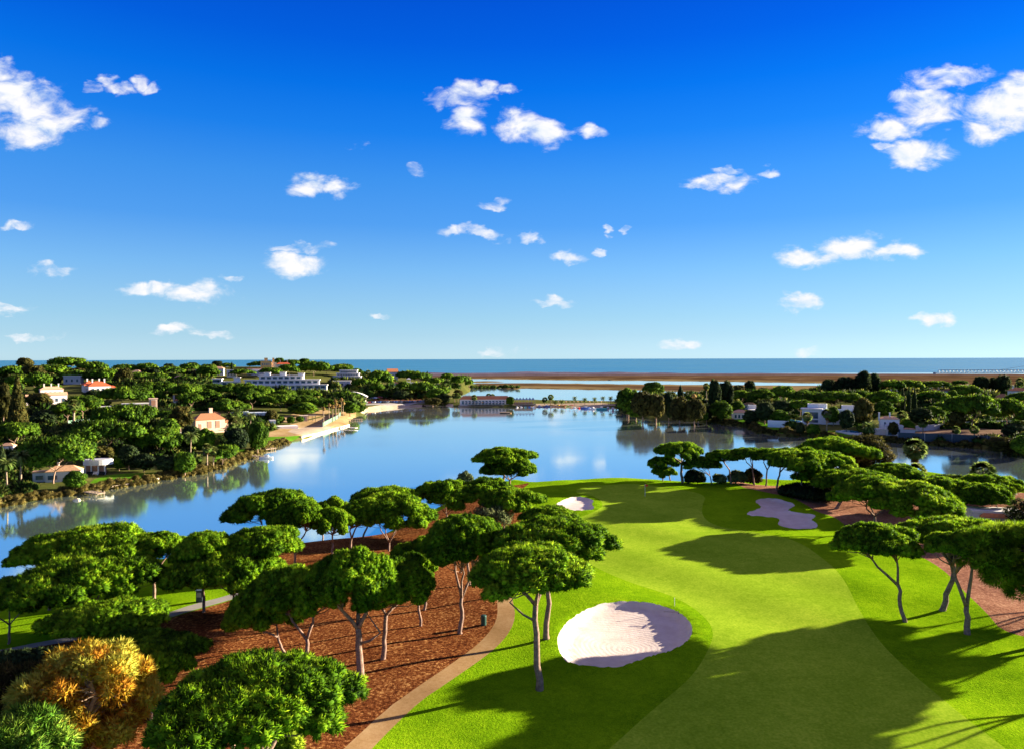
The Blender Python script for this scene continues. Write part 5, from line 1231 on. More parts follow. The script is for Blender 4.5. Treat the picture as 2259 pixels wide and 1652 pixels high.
b = Bld('hotel_annex', 'white and terracotta low building just below the castle-like hotel', 'building', 545, 826, 15); b.vol(0, 34, 0, 14, 0, 12, 'white', 'flat', 'terracotta'); b.vol(10, 40, -10, -.5, 0, 6, 'white', 'flat', 'white'); b.row('f', 0, 2, 32, 5, 4, 3, 4)
# terraced white hotel
b = Bld('terraced_hotel', 'wide white terraced apartment hotel with stacked balconies in the middle distance', 'hotel', 600, 865, 8, short='white terraced hotel')
for i, (x0, x1, z, y0) in enumerate([(-70, 118, 16, 0), (-110, -72, 24, 10), (-60, 100, 27, 12), (-130, -112, 30, 22), (-32, 62, 36, 24)]):
    zz0 = 0
    b.vol(x0, x1, y0, y0 + 11, 0, z - 1.5, 'white'); b.slab('balcony', x0 - 2, x1 + 2, y0 - 3, y0 + 12, z - 1.3, z + .6, 'white')
    n = max(3, int((x1 - x0) / 13)); b.row('f', y0, x0 + 2, x1 - 2, n, z - 7.6, 8.5, 5, 'glass')
for x in (-84, -22, 12, 52): b.vol(x, x + 13, 27 if x > -80 else 14, 34 if x > -80 else 20, 10, 43 - abs(x) * .06 if x > -80 else 32, 'white', 'flat', 'white')
b = Bld('hotel_block', 'grey-white stepped hotel block with rows of balconies near the shore hill', 'hotel', 728, 846, 0, short='stepped hotel block')
for i in range(4):
    b.vol(0 + i * 5, 72 - i * 6, i * 9, i * 9 + 8.5, 0, 8 + i * 6.5, 'greywall'); b.slab('balcony', i * 5 - 1, 73 - i * 6, i * 9 - 2, i * 9 + 8.2, 8.2 + i * 6.5, 9.8 + i * 6.5, 'white'); b.row('f', i * 9, 2 + i * 5, 70 - i * 6, 10 - i, 3.6 + i * 6.5, 4.6, 3.6)
b = Bld('white_house', 'white gabled house with tall end wall on the far left headland', 'house', 856, 838, 20, short='white gabled house'); b.vol(0, 22, 0, 15, 0, 17, 'white', 'gable', 'terracotta', 7); b.vol(-16, -.5, 3, 14, 0, 11, 'white', 'gable', 'terracotta', 4); b.row('f', 0, 2, 20, 3, 8, 2.5, 4)
b = Bld('small_house', 'small pink-white house with flat top below the white gabled house', 'house', 862, 856, 15); b.vol(0, 16, 0, 10, 0, 11, 'pinkish', 'hip', 'terracotta', 3); b.row('f', 0, 1, 15, 2, 3, 2.5, 4)
b = Bld('white_villa', 'white colonnaded villa with a roof gazebo on the headland', 'house', 893, 858, 12, short='colonnaded white villa')
b.vol(0, 36, 4, 18, 0, 13, 'white', 'parapet', 'white'); b.posts('column', (3, 10, 17, 24, 31, 35), 1.5, 0, 12, 1.1, 'white'); b.slab('porch_roof', -1, 37.5, 0, 3.8, 12, 13.6, 'white'); b.row('f', 4, 3, 34, 5, 3, 3.4, 6); b.vol(5, 14, 7, 14, 15, 16, 'white'); b.posts('gazebo_column', (5.6, 13.4), 8, 16, 21, .8, 'white'); b.part('gazebo_roof', MB().hip(4.5 * b.u, 14.5 * b.u, 6 * b.u, 15 * b.u, 21.4 * b.u, 3 * b.u), 'white')
b = Bld('turreted_house', 'small white house with slim turrets near the tip of the headland', 'house', 951, 850, 10, short='turreted white house'); b.vol(0, 14, 0, 10, 0, 11, 'pinkish', 'hip', 'terracotta', 3)
for x in (1, 7, 13): b.vol(x, x + 3, -3.2, -.3, 0, 15, 'white', 'hip', 'white', 2.5, .2)
b.row('f', 0, 4, 12, 1, 4, 2, 4)
b = Bld('events_hall', 'low hall with a white arched roof beside the shore road', 'hall', 745, 884, 6, short='arched white hall')
u = b.u; n = 14; arc = [(64 * i / n * u, (9 + 11 * math.sin(math.pi * i / n)) * u) for i in range(n + 1)]; mb = MB()
V = [(x, y, z) for y in (-2 * u, 24 * u) for x, z in arc] + [(x, y, z - 1.4 * u) for y in (-2 * u, 24 * u) for x, z in arc]; k = n + 1
mb.add(V, [(i, i + 1, k + i + 1, k + i) for i in range(n)] + [(2 * k + i, 3 * k + i, 3 * k + i + 1, 2 * k + i + 1) for i in range(n)] + [(i, 2 * k + i, 2 * k + i + 1, i + 1) for i in range(n)] + [(k + i, k + i + 1, 3 * k + i + 1, 3 * k + i) for i in range(n)])
b.part('roof', mb, 'white'); b.vol(4, 60, 2, 22, 0, 8.5, 'cream'); b.row('f', 2, 6, 58, 8, 2, 4, 4.5); b.posts('column', range(4, 64, 8), -1, 0, 9, .8, 'white')
b = Bld('garden_shed', 'flat-topped orange garden pavilion with a slatted roof on the sandy plot', 'pavilion', 662, 928, 18, short='orange garden pavilion'); b.vol(0, 16, 2, 14, 0, 10, 'peach', 'flat', 'cream'); b.slab('pergola_roof', 16.5, 34, 1, 14, 10.4, 11.6, 'wood'); b.posts('post', (18, 26, 33), 2, 0, 10.3, .9, 'wood'); b.win('f', 2, 8, 3, 6, 5)
b = Bld('pool_house', 'small slate-grey block beside the white terrace slab', 'building', 596, 944, 25, short='slate-grey pool house'); b.vol(0, 12, 0, 22, 0, 15, 'bluegrey', 'flat', 'greywall', ov=.4); b.slab('terrace', 13, 60, -2, 30, -6, 3, 'pinkish'); b.win('f', 0, 6, 3, 6, 8)
b = Bld('villa', 'white roofed house half hidden by palms left of the peach house', 'house', 388, 970, 30); b.vol(0, 18, 0, 12, 0, 14, 'white', 'flat', 'pinkish'); b.row('f', 0, 2, 16, 2, 4, 4, 6)
for i, (x, y, w, h, m) in enumerate([(40, 835, 18, 8, 'white'), (140, 848, 34, 12, 'greywall'), (292, 838, 16, 10, 'white'), (345, 838, 12, 6, 'white'), (385, 845, 16, 6, 'white'), (430, 822, 14, 7, 'white'), (470, 828, 22, 8, 'white'), (500, 832, 20, 9, 'pinkish'), (0, 1000, 26, 10, 'pinkish'), (735, 854, 38, 7, 'pinkish')]):
    h += 6; b = Bld('distant_house', ['small white house low among pines at the upper left', 'long grey-white house behind the red-roofed villa', 'bright white house in a gap of the hillside pines', 'small white flat roof right of the hillside gap', 'low white roof left of the yellow-green rounded tree', 'tiny white house under the skyline trees left of the castle-like hotel', 'white building left of the castle-like hotel', 'pinkish low building left below the castle-like hotel', 'pale roof showing under the dark pines at the left edge', 'long pale wall below the stepped hotel block'][i], 'house', x, y, 12)
    b.vol(0, w, 0, w * .6, 0, h, m, 'flat' if i % 2 else 'hip', 'white' if i % 2 else 'paletile', h * .35); b.row('f', 0, 1, w - 1, 3, h * .3, w * .12, h * .35)

# lakeside restaurant on the causeway
b = Bld('lakeside_restaurant', 'long restaurant with terracotta roof and a terrace on the causeway in the lake', 'restaurant', 1014, 897, 0, short='lakeside restaurant')
b.vol(0, 112, 8, 22, 0, 16, 'white', 'hip', 'terracotta', 7, 2); b.slab('terrace', -3, 112, -2, 7.8, -2, 3, 'wood'); b.row('f', 8, 3, 108, 14, 5, 5, 8); b.posts('railing_post', [i * 8 for i in range(15)], -1.7, 3, 6, .35, 'steel'); b.slab('railing', -2, 111, -1.9, -1.6, 5.6, 6, 'steel'); b.chim(32, 16, 18, 25, 2)
u = b.u; RG = b.g
def parasol(x, y, z, r, h, mat, label, group):
    o = empty('parasol', (x, y, z), label, 'parasol', group); n = 8
    V = [(r * math.cos(i * math.pi / 4), r * math.sin(i * math.pi / 4), h) for i in range(n)] + [(0, 0, h + r * .42), (0, 0, h - .05 + r * .3)]
    MB().add(V, [(i, (i + 1) % n, 8) for i in range(n)] + [((i + 1) % n, i, 9) for i in range(n)]).build('canopy', M[mat], o)
    MB().tube([(0, 0, 0), (0, 0, h + r * .3)], .05, 5).build('pole', M['wood'], o); return o
ordw = ['first', 'second', 'third', 'fourth', 'fifth', 'sixth', 'seventh', 'eighth', 'ninth', 'tenth', 'eleventh', 'twelfth', 'thirteenth', 'fourteenth', 'fifteenth', 'sixteenth', 'seventeenth', 'eighteenth', 'nineteenth', 'twentieth', 'twenty-first', 'twenty-second', 'twenty-third', 'twenty-fourth', 'twenty-fifth', 'twenty-sixth', 'twenty-seventh', 'twenty-eighth', 'twenty-ninth', 'thirtieth'] + [f'{i}th' for i in range(31, 120)]
for i in range(13): parasol(RG[0] + (12 + i * 7.6) * u, RG[1] + 2.6 * u, RG[2] + 3 * u, 1.35, 2.1, 'white' if i != 5 else 'ochre', f'white parasol on the restaurant terrace, {ordw[i]} from the left' if i != 5 else 'yellowish parasol on the restaurant terrace', 'parasols on the restaurant terrace')
b = Bld('beach_pavilion', 'open beach pavilion with seven pointed blue-grey roofs right of the restaurant', 'pavilion', 1130, 892, 0, short='seven-roofed beach pavilion')
for i in range(7): b.part('roof', MB().hip((i * 7.1 + .1) * b.u, (i * 7.1 + 7) * b.u, 0, 12 * b.u, 11 * b.u, 5 * b.u), 'bluegrey')
b.posts('post', [i * 7.1 + .4 for i in range(8)], .6, 0, 10.6, .5, 'steel'); b.slab('deck', -2, 52, -1, 12.5, -1, 1.2, 'wood'); b.slab('counter', 4, 46, 6, 8, 1.3, 5, 'shutter')
g = G(1124, 893); o = bush((1124, 894), (1116, 1134, 874, 894), 'bright green bush between the restaurant and the pointed pavilion', M['bright_leaf'], seed=21)
for i in range(16):
    x = 1222 + i * 8.6; g = G(x, 891.5, h_left); parasol(g[0], g[1], g[2], 1.3, 2.0, 'wood' if i % 3 else 'paletile', f'straw beach parasol right of the pointed pavilion, {ordw[i]} from the left', 'straw parasols along the beach')
# cars
def car_proto():
    o = empty('parked_car', (0, 0, 0), '', 'car'); prof = [(-2.1, .3), (2.1, .3), (2.15, .75), (1.25, .92), (.7, 1.42), (-.9, 1.45), (-1.6, .98), (-2.15, .9)]
    mb = MB(); n = len(prof); V = [(x, y, z) for y in (-.85, .85) for x, z in prof]; V = [(x, y * (.8 if z > 1.2 else 1), z) for x, y, z in V]
    mb.add(V, [tuple(reversed(range(n, 2 * n))), tuple(range(n))] + [(i, n + i, n + (i + 1) % n, (i + 1) % n) for i in range(n)]); body = mb.build('body', paint('car_paint', (.1, .1, .1)), o)
    w = MB(); 
    for sg in (-1, 1): w.add([(1.05, sg * .83, .95), (.66, sg * .72, 1.36), (-.85, sg * .72, 1.38), (-1.35, sg * .83, .98)], [(0, 1, 2, 3)])
    w.add([(1.2, -.72, .97), (1.2, .72, .97), (.76, .62, 1.37), (.76, -.62, 1.37)], [(0, 1, 2, 3)]); w.add([(-1.6, -.72, 1.02), (-1.6, .72, 1.02), (-.98, .62, 1.4), (-.98, -.62, 1.4)], [(0, 1, 2, 3)]); w.build('windows', M['glass'], o)
    for x in (-1.35, 1.35):
        for y in (-.86, .66): MB().tube([(x, y, .32), (x, y + .2, .32)], .32, 10).build('wheel', M['tyre'], o)
    return o
CP = car_proto()
def copy_thing(src):
    c = src.copy(); COL.objects.link(c)
    for ch in list(src.children):
        d = ch.copy(); COL.objects.link(d); d.parent = c
    return c
cols = [('white', (.75, .75, .75)), ('dark blue', (.02, .04, .12)), ('silver', (.42, .44, .46)), ('black', (.012, .012, .015)), ('grey', (.14, .15, .17)), ('blue', (.03, .12, .35)), ('red', (.5, .02, .02))]
seq = [0, 0, 0, 6, 1, 0, 1, 5, 3, 4, 2, 3, 1, 5, 4, 2, 3, 4, 5, 1, 2, 3, 5, 4, 1, 2, 3]
for i, ci in enumerate(seq):
    o = CP if i == 0 else copy_thing(CP)
    px = 797 + i * 5.95; g = G(px, 889.3 - i * .14, h_left); o.location = g; o.rotation_euler = (0, 0, R_(90 + random.uniform(-9, 9))); nm, c = cols[ci]
    o['label'] = f'{nm} car parked nose to the beach, {ordw[i]} from the left'; o['group'] = 'cars parked along the lakeside'
    body = [q for q in o.children if q.name.startswith('body')][0]
    if i: body.data = body.data.copy()
    body.data.materials[0] = paint('car_paint_' + nm.replace(' ', '_'), c)
for i, (px, py, ci) in enumerate([(838, 878, 6), (829, 879, 0), (847, 877, 2), (858, 876, 6), (822, 880, 5)]):
    o = copy_thing(CP); g = G(px, py, h_left); o.location = g; o.rotation_euler = (0, 0, R_(10)); nm, c = cols[ci]; o['group'] = 'cars on the road behind the heath'
    o['label'] = f'{nm} car on the upper road, {ordw[sorted([838, 829, 847, 858, 822]).index(px)]} from the left'; body = [q for q in o.children if q.name.startswith('body')][0]; body.data = body.data.copy(); body.data.materials[0] = paint('car_paint_' + nm.replace(' ', '_'), c)
# boats and boards by the beach
def hull(L, W, H, mat, name='hull', parent=None, n=8):
    V = []; 
    for k in range(n + 1):
        s = k / n; w = W / 2 * math.sin(math.pi * min(1, s * .93 + .07)) ** .6; x = L * (s - .5)
        V += [(x, -w, H), (x, -w * .5, 0), (x, w * .5, 0), (x, w, H)]
    F = []
    for k in range(n):
        a = 4 * k; F += [(a, a + 4, a + 5, a + 1), (a + 1, a + 5, a + 6, a + 2), (a + 2, a + 6, a + 7, a + 3), (a + 3, a + 7, a + 4, a)]
    F += [(0, 1, 2, 3), (4 * n + 3, 4 * n + 2, 4 * n + 1, 4 * n)]
    return MB().add(V, F).build(name, mat, parent)
bc = [('yellow', (.75, .50, .02)), ('red', (.62, .03, .02)), ('orange', (.8, .22, .02)), ('lime green', (.30, .60, .03)), ('white', (.75, .75, .75)), ('blue', (.02, .12, .45)), ('turquoise', (.02, .35, .40))]
for i, (px, ci) in enumerate([(1217, 0), (1222, 1), (1227, 2), (1232, 0), (1237, 1), (1242, 0), (1247, 1), (1251, 3), (1256, 3), (1261, 1)]):
    nm, c = bc[ci]; g = G(px, 894 + (i % 3), h_left); o = empty('kayak', (g[0], g[1], max(g[2], 0)), f'{nm} kayak pulled up on the beach, {ordw[i]} from the left', 'kayak', 'kayaks on the beach', R_(20 + 10 * (i % 4)))
    hull(3.6, .8, .4, paint('plastic_' + nm.replace(' ', '_'), c), 'hull', o); MB().box(-.5, .5, -.22, .22, .41, .55).build('seat', M['tyre'], o)
def motorboat(px, py, L, nm, c, label, rz, onwater=True):
    g = flat(px, py, 0); o = empty('motor_boat', (g[0], g[1], -.15), label, 'boat', 'boats moored by the beach', R_(rz))
    hull(L, L * .36, L * .17, paint('boat_' + nm.replace(' ', '_'), c), 'hull', o); MB().box(-L * .12, L * .14, -L * .11, L * .11, L * .171, L * .30).build('cabin', M['white'], o)
    MB().add([(L * .145, -L * .10, L * .18), (L * .145, L * .10, L * .18), (L * .08, L * .09, L * .36), (L * .08, -L * .09, L * .36)], [(0, 1, 2, 3), (3, 2, 1, 0)]).build('windscreen', M['glass'], o)
    MB().tube([(-L * .5, 0, L * .25), (-L * .53, 0, -.1)], .12, 6).build('outboard_motor', M['tyre'], o); return o
motorboat(1292, 901, 7, 'blue', (.02, .10, .40), 'blue and white motor boat moored off the beach, left of the turquoise one', 10); motorboat(1308, 902, 6, 'white', (.75, .75, .75), 'white motor boat between the blue and the turquoise one', 160)
motorboat(1327, 903, 7.5, 'turquoise', (.03, .38, .36), 'turquoise motor boat with bow to the left off the beach', 175); motorboat(1352, 904, 7, 'cream', (.72, .62, .55), 'white high-bowed motor boat nearest the wooded point', 80); motorboat(1341, 901, 5.5, 'grey', (.3, .3, .32), 'small grey boat beside the white high-bowed one', 60)
motorboat(1206, 897, 6, 'navy', (.02, .05, .2), 'dark blue boat by the beach, right one of the dark pair', 20); motorboat(1190, 897, 5, 'darkblue', (.03, .08, .25), 'dark blue boat by the beach, left one of the dark pair', 150)
for i, (px, py, ci) in enumerate([(1141, 897, 4), (1150, 896.6, 4), (1159, 897, 6), (1168, 896.8, 5), (1177, 897, 4), (1268, 898, 4), (1277, 899, 1)]):
    nm, c = bc[ci]; g = flat(px, py + 1.5, 0); o = empty('pedal_boat', (g[0], g[1], -.1), f'{nm} pedal boat at the water edge, {ordw[i]} from the left', 'pedal boat', 'pedal boats', R_(80 + 8 * i)); m = paint('plastic_' + nm.replace(' ', '_'), c)
    for q in (-.55, .55): hh_ = hull(3.0, .5, .45, m, 'float', o); hh_.location = (0, q, 0)
    MB().box(-.6, .5, -.55, .55, .46, .62).box(-.6, -.45, -.5, .5, .62, 1.1).build('seat', m, o)
g = flat(1114, 911, 0); o = empty('floating_platform', (g[0], g[1], 0), 'low grey floating platform alone on the lake below the restaurant', 'platform', None, R_(4)); MB().box(-3.6, 3.2, -1.5, 1.5, .35, .9).build('deck', M['wood'], o)
for y in (-1, 1): MB().box(-3.4, 3.0, y - .3, y + .3, -.2, .34).build('float', M['tyre'], o)
MB().tube([(3.9, 0, -.1), (3.9, 0, .5)], .35, 8).build('buoy', M['ochre'], o)
def jetty(p0, p1, w, label, piles=5, mat='wood'):
    a = flat(*p0, 0); c = flat(*p1, 0); L = np.linalg.norm(c - a); rz = math.atan2(c[1] - a[1], c[0] - a[0]); o = empty('jetty', (a[0], a[1], 0), label, 'jetty', 'jetties of the left-hand shore', rz)
    MB().box(-2, L, -w / 2, w / 2, .55, .75).build('deck', M[mat], o)
    for i in range(piles):
        for sg in (-1, 1): MB().tube([(L * (i + .5) / piles, sg * w / 2, -1), (L * (i + .5) / piles, sg * w / 2, 1.15)], .12, 6).build('pile', M['wood'], o)
    return o
jetty((750, 944), (787, 946), 2.2, 'white-edged jetty below the withered palms', 6, 'white'); jetty((775, 927), (800, 926), 1.6, 'dark jetty with tall piles at the bend of the shore'); jetty((548, 1008), (582, 1011), 1.6, 'thin jetty with a small white boat at the left bank', 4); jetty((592, 993), (606, 991), 1.8, 'short landing stage below the bright bushes on the left bank', 3)
jetty((203, 1090), (224, 1093), 2.2, 'low wooden landing stage at the reeds under the white cottage', 3)
motorboat(588, 1011, 5, 'white', (.75, .75, .75), 'small white boat tied to the end of the thin jetty', 5); 
g = flat(170, 1103, 0); o = link('lake_rock', ICO_MESH('lake_rock', M['stone']), None, (g[0], g[1], 0)); o.scale = (1.0, .7, .55); setp(o, 'pale rock in the water off the left bank', 'rock')
# fences, walls, pools
def run_fence(name, pts, h, label, cat, mat, postmat, step=3.0, th=.06, fn=None, off=0.0, group=None):
    W = [G(a, b, fn) for a, b in pts]; o = empty(name, tuple(W[0]), label, cat, group)
    for i in range(len(W) - 1):
        a, c = W[i] - W[0], W[i + 1] - W[0]; d = c - a; L = np.linalg.norm(d[:2]); t = d / L; nrm = np.array([-t[1], t[0], 0]) * th / 2
        V = [a - nrm, c - nrm, c + nrm, a + nrm]; up = np.array([0, 0, h]); dn_ = np.array([0, 0, -1.0]) if th > .1 else np.array([0, 0, .05])
        MB().add([v + dn_ for v in V] + [v + up for v in V], [(3, 2, 1, 0), (4, 5, 6, 7), (0, 1, 5, 4), (1, 2, 6, 5), (2, 3, 7, 6), (3, 0, 4, 7)]).build('panel', M[mat], o)
        if postmat:
            n = max(1, int(L / step))
            for k in range(n): q = a + d * k / n - nrm * 3; MB().box(q[0] - .09, q[0] + .09, q[1] - .09, q[1] + .09, q[2] - .5, q[2] + h + .15).build('post', M[postmat], o)
    return o
run_fence('site_fence', [(1981, 972), (2040, 974), (2100, 976), (2178, 980), (2259, 990)], 3.6, 'dark blue building-site fence along the right-hand bank', 'fence', 'fence_blue', 'steel', 7)
run_fence('garden_wall', [(2000, 952), (2060, 948), (2150, 940), (2290, 938)], 2.6, 'long grey wall across the building plot on the right', 'wall', 'greywall', None, th=.3)
run_fence('garden_wall', [(1694, 941), (1740, 943), (1774, 945)], 3.4, 'pale blue-grey pool wall with white top on the right-hand shore', 'wall', 'metalroof', None, th=.3)
run_fence('mesh_fence', [(150, 938), (180, 935), (212, 930)], 2.4, 'pale green mesh fence of a tennis court on the left hillside', 'fence', 'greenfence', 'steel', 4)
run_fence('mesh_fence', [(712, 941), (730, 931), (744, 924), (752, 915)], 2.2, 'grey-green mesh fence along the withered palms', 'fence', 'greenfence', 'steel', 4)
run_fence('quay_wall', [(664, 965.5), (700, 957.5), (736, 947.5), (770, 938.5)], .9, 'pale stone quay edging the sandy terrace', 'wall', 'stone', None, th=.8)
run_fence('garden_wall', [(205, 1083), (240, 1075), (300, 1066), (350, 1056)], .35, 'low stone edge of the lakeside lawn', 'wall', 'stone', None, th=.5)
def pool(pts, label):
    W = np.array([G(a, b) for a, b in pts]); z = W[:, 2].max() + .25; c = W.mean(0); o = empty('swimming_pool', (c[0], c[1], z), label, 'pool')
    q = [(w[0] - c[0], w[1] - c[1]) for w in W]; MB().prism([(x * 1.12, y * 1.15) for x, y in q], -1.2, -.02).build('surround', M['pinkish'], o); MB().prism(q, -1, .04).build('water', M['pool'], o)
pool([(1847, 952), (1868, 949), (1900, 954), (1896, 959), (1870, 957)], 'blue swimming pool on the lawn of the small white villa at the right shore')
pool([(1700, 927), (1745, 926), (1772, 929), (1765, 931.5), (1705, 930.5)], 'narrow pool above the blue-grey wall on the right-hand shore')
# right-hand houses
b = Bld('villa', 'pink and white villa with blue-shaded walls at the right-hand shore', 'house', 1617, 924, -10, short='pink lakeside villa'); b.vol(0, 34, 0, 24, 0, 14, 'pinkish', 'hip', 'paletile', 6); b.vol(34.5, 54, -4, 18, 0, 20, 'white', 'flat', 'white'); b.vol(36, 52, 18.5, 34, 0, 28, 'white', 'parapet', 'white'); b.row('f', 0, 2, 32, 4, 3, 4, 7); b.row('f', -4, 36, 53, 2, 4, 5, 7)
b = Bld('modern_house', 'large white flat-roofed modern house on the right-hand shore', 'house', 1812, 935, -25, short='large white modern house'); b.vol(0, 70, 0, 30, 0, 30, 'white', 'parapet', 'metalroof'); b.vol(-40, -.5, 4, 30, 0, 32, 'white', 'flat', 'white', ov=3); b.vol(-30, 10, 31, 50, 0, 40, 'metalroof', 'parapet', 'white'); b.vol(40, 68, 31, 48, 0, 38, 'white', 'parapet', 'white')
b.win('f', 4, -20, 12, 26, 14); b.win('f', 0, 14, 4, 10, 10, 'shutter'); b.win('f', 0, 50, 12, 8, 10); b.chim(-6, 20, 32, 42, 2.2, 'white'); b.win('f', 4, -22, 3, 30, 6)
b = Bld('villa', 'small white villa with pale tiled roof and bottle-shaped chimneys by the pool', 'house', 1955, 960, -18, short='small white villa by the pool'); b.vol(0, 34, 0, 22, 0, 20, 'white', 'parapet', 'white'); b.vol(-8, 30, 22.5, 42, 0, 34, 'white', 'hip', 'paletile', 6); b.vol(34.5, 58, 8, 28, 0, 14, 'white', 'hip', 'paletile', 3); b.vol(-26, -.5, 6, 20, 0, 12, 'pinkish', 'flat', 'white'); b.win('f', 0, 8, 2, 9, 8); b.win('f', 0, 24, 6, 7, 9); b.row('f', 22.5, -4, 26, 3, 22, 3, 6)
for x, y in ((-10, 28), (12, 30)): b.chim(x, y, 30, 48, 3)
for nm, lab, x, y, w, h, wm, rm, ch in [('house', 'grey-roofed house with two chimneys behind the right-hand pines', 1962, 878, 26, 10, 'greywall', 'paletile', 2), ('house', 'white house with pale roof behind the right-hand pines', 2052, 874, 28, 11, 'white', 'paletile', 2), ('house', 'small white house right of the pale-roofed one behind the pines', 2083, 874, 18, 12, 'white', 'browntile', 0),
                                   ('house', 'red-roofed long house beside the ochre tower', 2170, 895, 34, 10, 'ochre', 'browntile', 1), ('house', 'square ochre tower house with brown roof among the right-hand trees', 2202, 896, 22, 20, 'ochre', 'browntile', 0), ('house', 'white house at the right edge behind the dark eucalyptus', 2232, 880, 34, 18, 'white', 'terracotta', 1), ('house', 'orange-roofed house cut by the right edge of the picture', 2232, 905, 34, 10, 'ochre', 'browntile', 1), ('house', 'pale roof glimpsed behind the spruce of the wooded point', 1640, 902, 26, 10, 'pinkish', 'paletile', 0)]:
    b = Bld('distant_house', lab, 'house', x, y, -12); b.vol(0, w, 0, w * .6, 0, h, wm, 'hip', rm, h * .3 + 1); b.row('f', 0, 1, w - 1, 3, h * .35, w * .12, h * .32)
    for k in range(ch): b.chim(w * (.2 + .5 * k), w * .3, h, h + 8, 2.2, 'white' if wm != 'ochre' else 'ochre')
# near house at the right
b = Bld('flat_roofed_house', 'white flat-roofed house with a tiled porch, half hidden by pines at the right', 'house', 2150, 1166, -14, short='nearby flat-roofed house')
b.vol(0, 100, 12, 60, 0, 34, 'white', 'flat', 'white', ov=2); b.vol(16, 64, 3, 11.8, 24, 26, 'white', 'hip', 'terracotta', 7, 3); b.posts('column', (18, 36, 62), 3.5, 0, 24, 2.2, 'white'); b.row('f', 12, 22, 60, 2, 3, 12, 18); b.win('f', 12, 82, 8, 12, 14)
for i, (px, py) in enumerate([(2168, 1172), (2194, 1172), (2222, 1180)]):
    g = G(px, py); o = empty('air_conditioning_unit', tuple(g), ['white air-conditioning box nearest the stone pines', 'white air-conditioning box in the middle by the porch', 'white air-conditioning box with round fan at the far right'][i], 'air conditioner', 'air conditioners beside the flat-roofed house', R_(-14))
    MB().box(-.9, .9, -.4, .4, .1, 1.5).build('casing', M['white'], o); MB().tube([(0, -.41, .8), (0, -.44, .8)], .45, 14).build('fan_grille', M['tyre'], o)
run_fence('hedge_wall', [(2100, 1150), (2128, 1152), (2140, 1150)], 1.8, 'bright clipped hedge block left of the flat-roofed house', 'hedge', 'green_hedge', None, th=1.2) if False else None
# crane
D = 300; x0 = ray(2062, 824)[0] * D; xt = ray(2440, 824)[0] * D; zj = CAMZ + ray(2160, 823)[2] * D; gz = float(h_full(np.array([[xt, D]]))[0])
o = empty('tower_crane', (xt, D, gz), 'grey lattice crane whose jib reaches in from the right over the marsh', 'crane'); H = zj - gz; Lj = xt - x0
mb = MB()
for dx in (-.7, .7):
    for dy in (-.7, .7): mb.tube([(dx, dy, -1), (dx, dy, H + 4)], .12, 4)
for k in range(int(H / 1.6)):
    z = k * 1.6; mb.tube([(-.7, -.7, z), (.7, -.7, z + 1.6)], .07, 4); mb.tube([(.7, .7, z), (-.7, .7, z + 1.6)], .07, 4); mb.tube([(-.7, .7, z), (-.7, -.7, z + 1.6)], .07, 4)
mb.build('mast', M['crane'], o); mb = MB(); zt = H + 1.3
for dy in (-.5, .5): mb.tube([(8, dy, H), (-Lj, dy, H)], .10, 4)
mb.tube([(0, 0, zt), (-Lj + 2, 0, zt)], .09, 4)
for k in range(int(Lj / 1.5)):
    x = -k * 1.5
    for dy in (-.5, .5): mb.tube([(x, dy, H), (x - .75, 0, zt)], .05, 4); mb.tube([(x - .75, 0, zt), (x - 1.5, dy, H)], .05, 4)
mb.box(-Lj - .3, -Lj, -.7, .7, H - .5, H + .4); mb.build('jib', M['crane'], o); MB().tube([(0, 0, H + 8), (-Lj * .62, 0, zt)], .05, 4).tube([(0, 0, H + 3), (0, 0, H + 8.1)], .2, 4).build('tie', M['crane'], o); MB().box(5, 8, -.8, .8, H - 1.5, H + .6).build('counterweight', M['greywall'], o)
# ------------------------------------------------------------------ small things on the course
g = G(1423, 1094); o = empty('golf_flag', tuple(g), 'small red flag on a white pin on the green', 'golf flag'); MB().tube([(0, 0, -.1), (0, 0, 2.5)], .03, 6).build('pin', M['white'], o)
MB().add([(0, -.01, 2.5), (-.1, .02, 2.0), (.42, .06, 2.05), (.48, -.04, 2.42), (0, .01, 2.5), (-.1, .04, 2.0), (.42, .08, 2.05), (.48, -.02, 2.42)], [(0, 1, 2, 3), (7, 6, 5, 4)]).build('flag', M['flagred'], o); o.scale = (1.5, 1.5, 1.1)
g = G(1067, 1378); o = empty('litter_bin', tuple(g), 'dark green post-shaped bin on the red ground left of the cart path', 'bin'); n = 14; c1 = [(.33 * math.cos(2 * math.pi * i / n), .33 * math.sin(2 * math.pi * i / n)) for i in range(n)]
MB().prism(c1, 0, 1.05).build('body', M['green_paint'], o); MB().tube([(0, 0, 1.05), (0, 0, 1.15), (0, 0, 1.22)], [.36, .33, .15], 14).build('lid', M['green_paint'], o)
g = G(441, 1327); o = empty('sign_box', tuple(g), 'dark sign box with a pale panel beside the grey footpath', 'sign'); MB().box(-.42, .42, -.25, .25, 0, 1.5).build('post', M['grey_paint'], o); MB().box(-.3, .3, -.29, -.26, .7, 1.35).build('panel', M['steel'], o); MB().box(-.5, .5, -.32, .32, 1.51, 1.62).build('lid', M['grey_paint'], o)
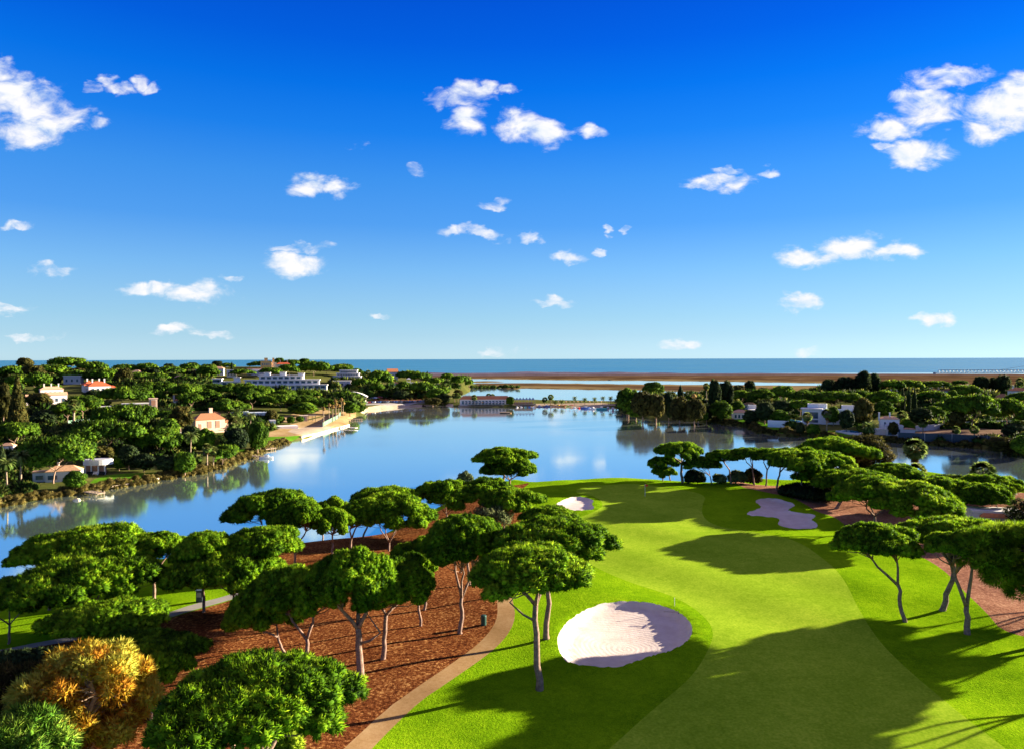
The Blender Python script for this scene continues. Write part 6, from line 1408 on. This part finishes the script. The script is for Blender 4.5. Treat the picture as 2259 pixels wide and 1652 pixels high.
g = G(676, 1616); o = empty('course_marker', tuple(g), 'short red marker post on the red ground by the huge near pine', 'marker post'); MB().tube([(0, 0, -.1), (0, 0, .75)], .07, 8).build('stake', M['red'], o); MB().tube([(0, 0, .75), (0, 0, .86)], [.12, .05], 8).build('cap', M['red'], o)
g = G(1480, 1351); o = empty('bunker_rake', (g[0], g[1], g[2] + .08), 'small rake lying in the big bunker', 'rake', None, R_(-8)); MB().tube([(-.9, 0, .03), (.9, .1, .03)], .035, 6).build('handle', M['wood'], o)
mb = MB().box(.88, .98, -.3, .42, .0, .05)
for k in range(7): mb.box(.9, .95, -.28 + k * .11, -.25 + k * .11, -.08, .0)
mb.build('head', M['tyre'], o)
g = G(1488, 1338); o = empty('marker_stick', tuple(g), 'thin white stick on the far lip of the big bunker', 'stick'); MB().tube([(0, 0, -.1), (0, 0, 1.1)], .03, 6).build('stick', M['white'], o); MB().tube([(0, 0, 1.1), (0, 0, 1.2)], [.05, .03], 6).build('cap', M['white'], o)
# ------------------------------------------------------------------ automatic labels of the many trees
KW = {'pine': 'stone pine', 'round': 'dark rounded tree', 'brown': 'brownish green tree', 'bright': 'bright yellow-green tree', 'euca': 'tall dark eucalyptus', 'aleppo': 'open feathery pine', 'greenround': 'green rounded tree', 'cypress': 'slim dark cypress', 'araucaria': 'tiered norfolk pine', 'datepalm': 'feathery date palm', 'fanpalm': 'fan palm', 'deadpalm': 'withered brown palm'}
keyed = {}
for o, px, py, kd, R in NAMED:
    lx, ly, lt = min(LM, key=lambda q: (q[0] - px) ** 2 * .5 + (q[1] - py) ** 2 * 6)
    dx, dy = px - lx, py - ly
    rel = ('right of' if dx > 0 else 'left of') if abs(dx) > 3.0 * abs(dy) + 12 else ('below' if dy > 0 else 'above')
    keyed.setdefault((KW[kd], rel, lt), []).append((px, o))
for (kw, rel, lt), v in keyed.items():
    v.sort(key=lambda q: q[0])
    for i, (px, o) in enumerate(v):
        if len(v) == 1: s_ = f'{kw} {rel} the {lt}'
        elif i == 0: s_ = f'{kw} {rel} the {lt}, leftmost'
        elif i == len(v) - 1: s_ = f'{kw} {rel} the {lt}, rightmost'
        else: s_ = f'{kw} {rel} the {lt}, {ordw[i]} from left'
        o['label'] = s_
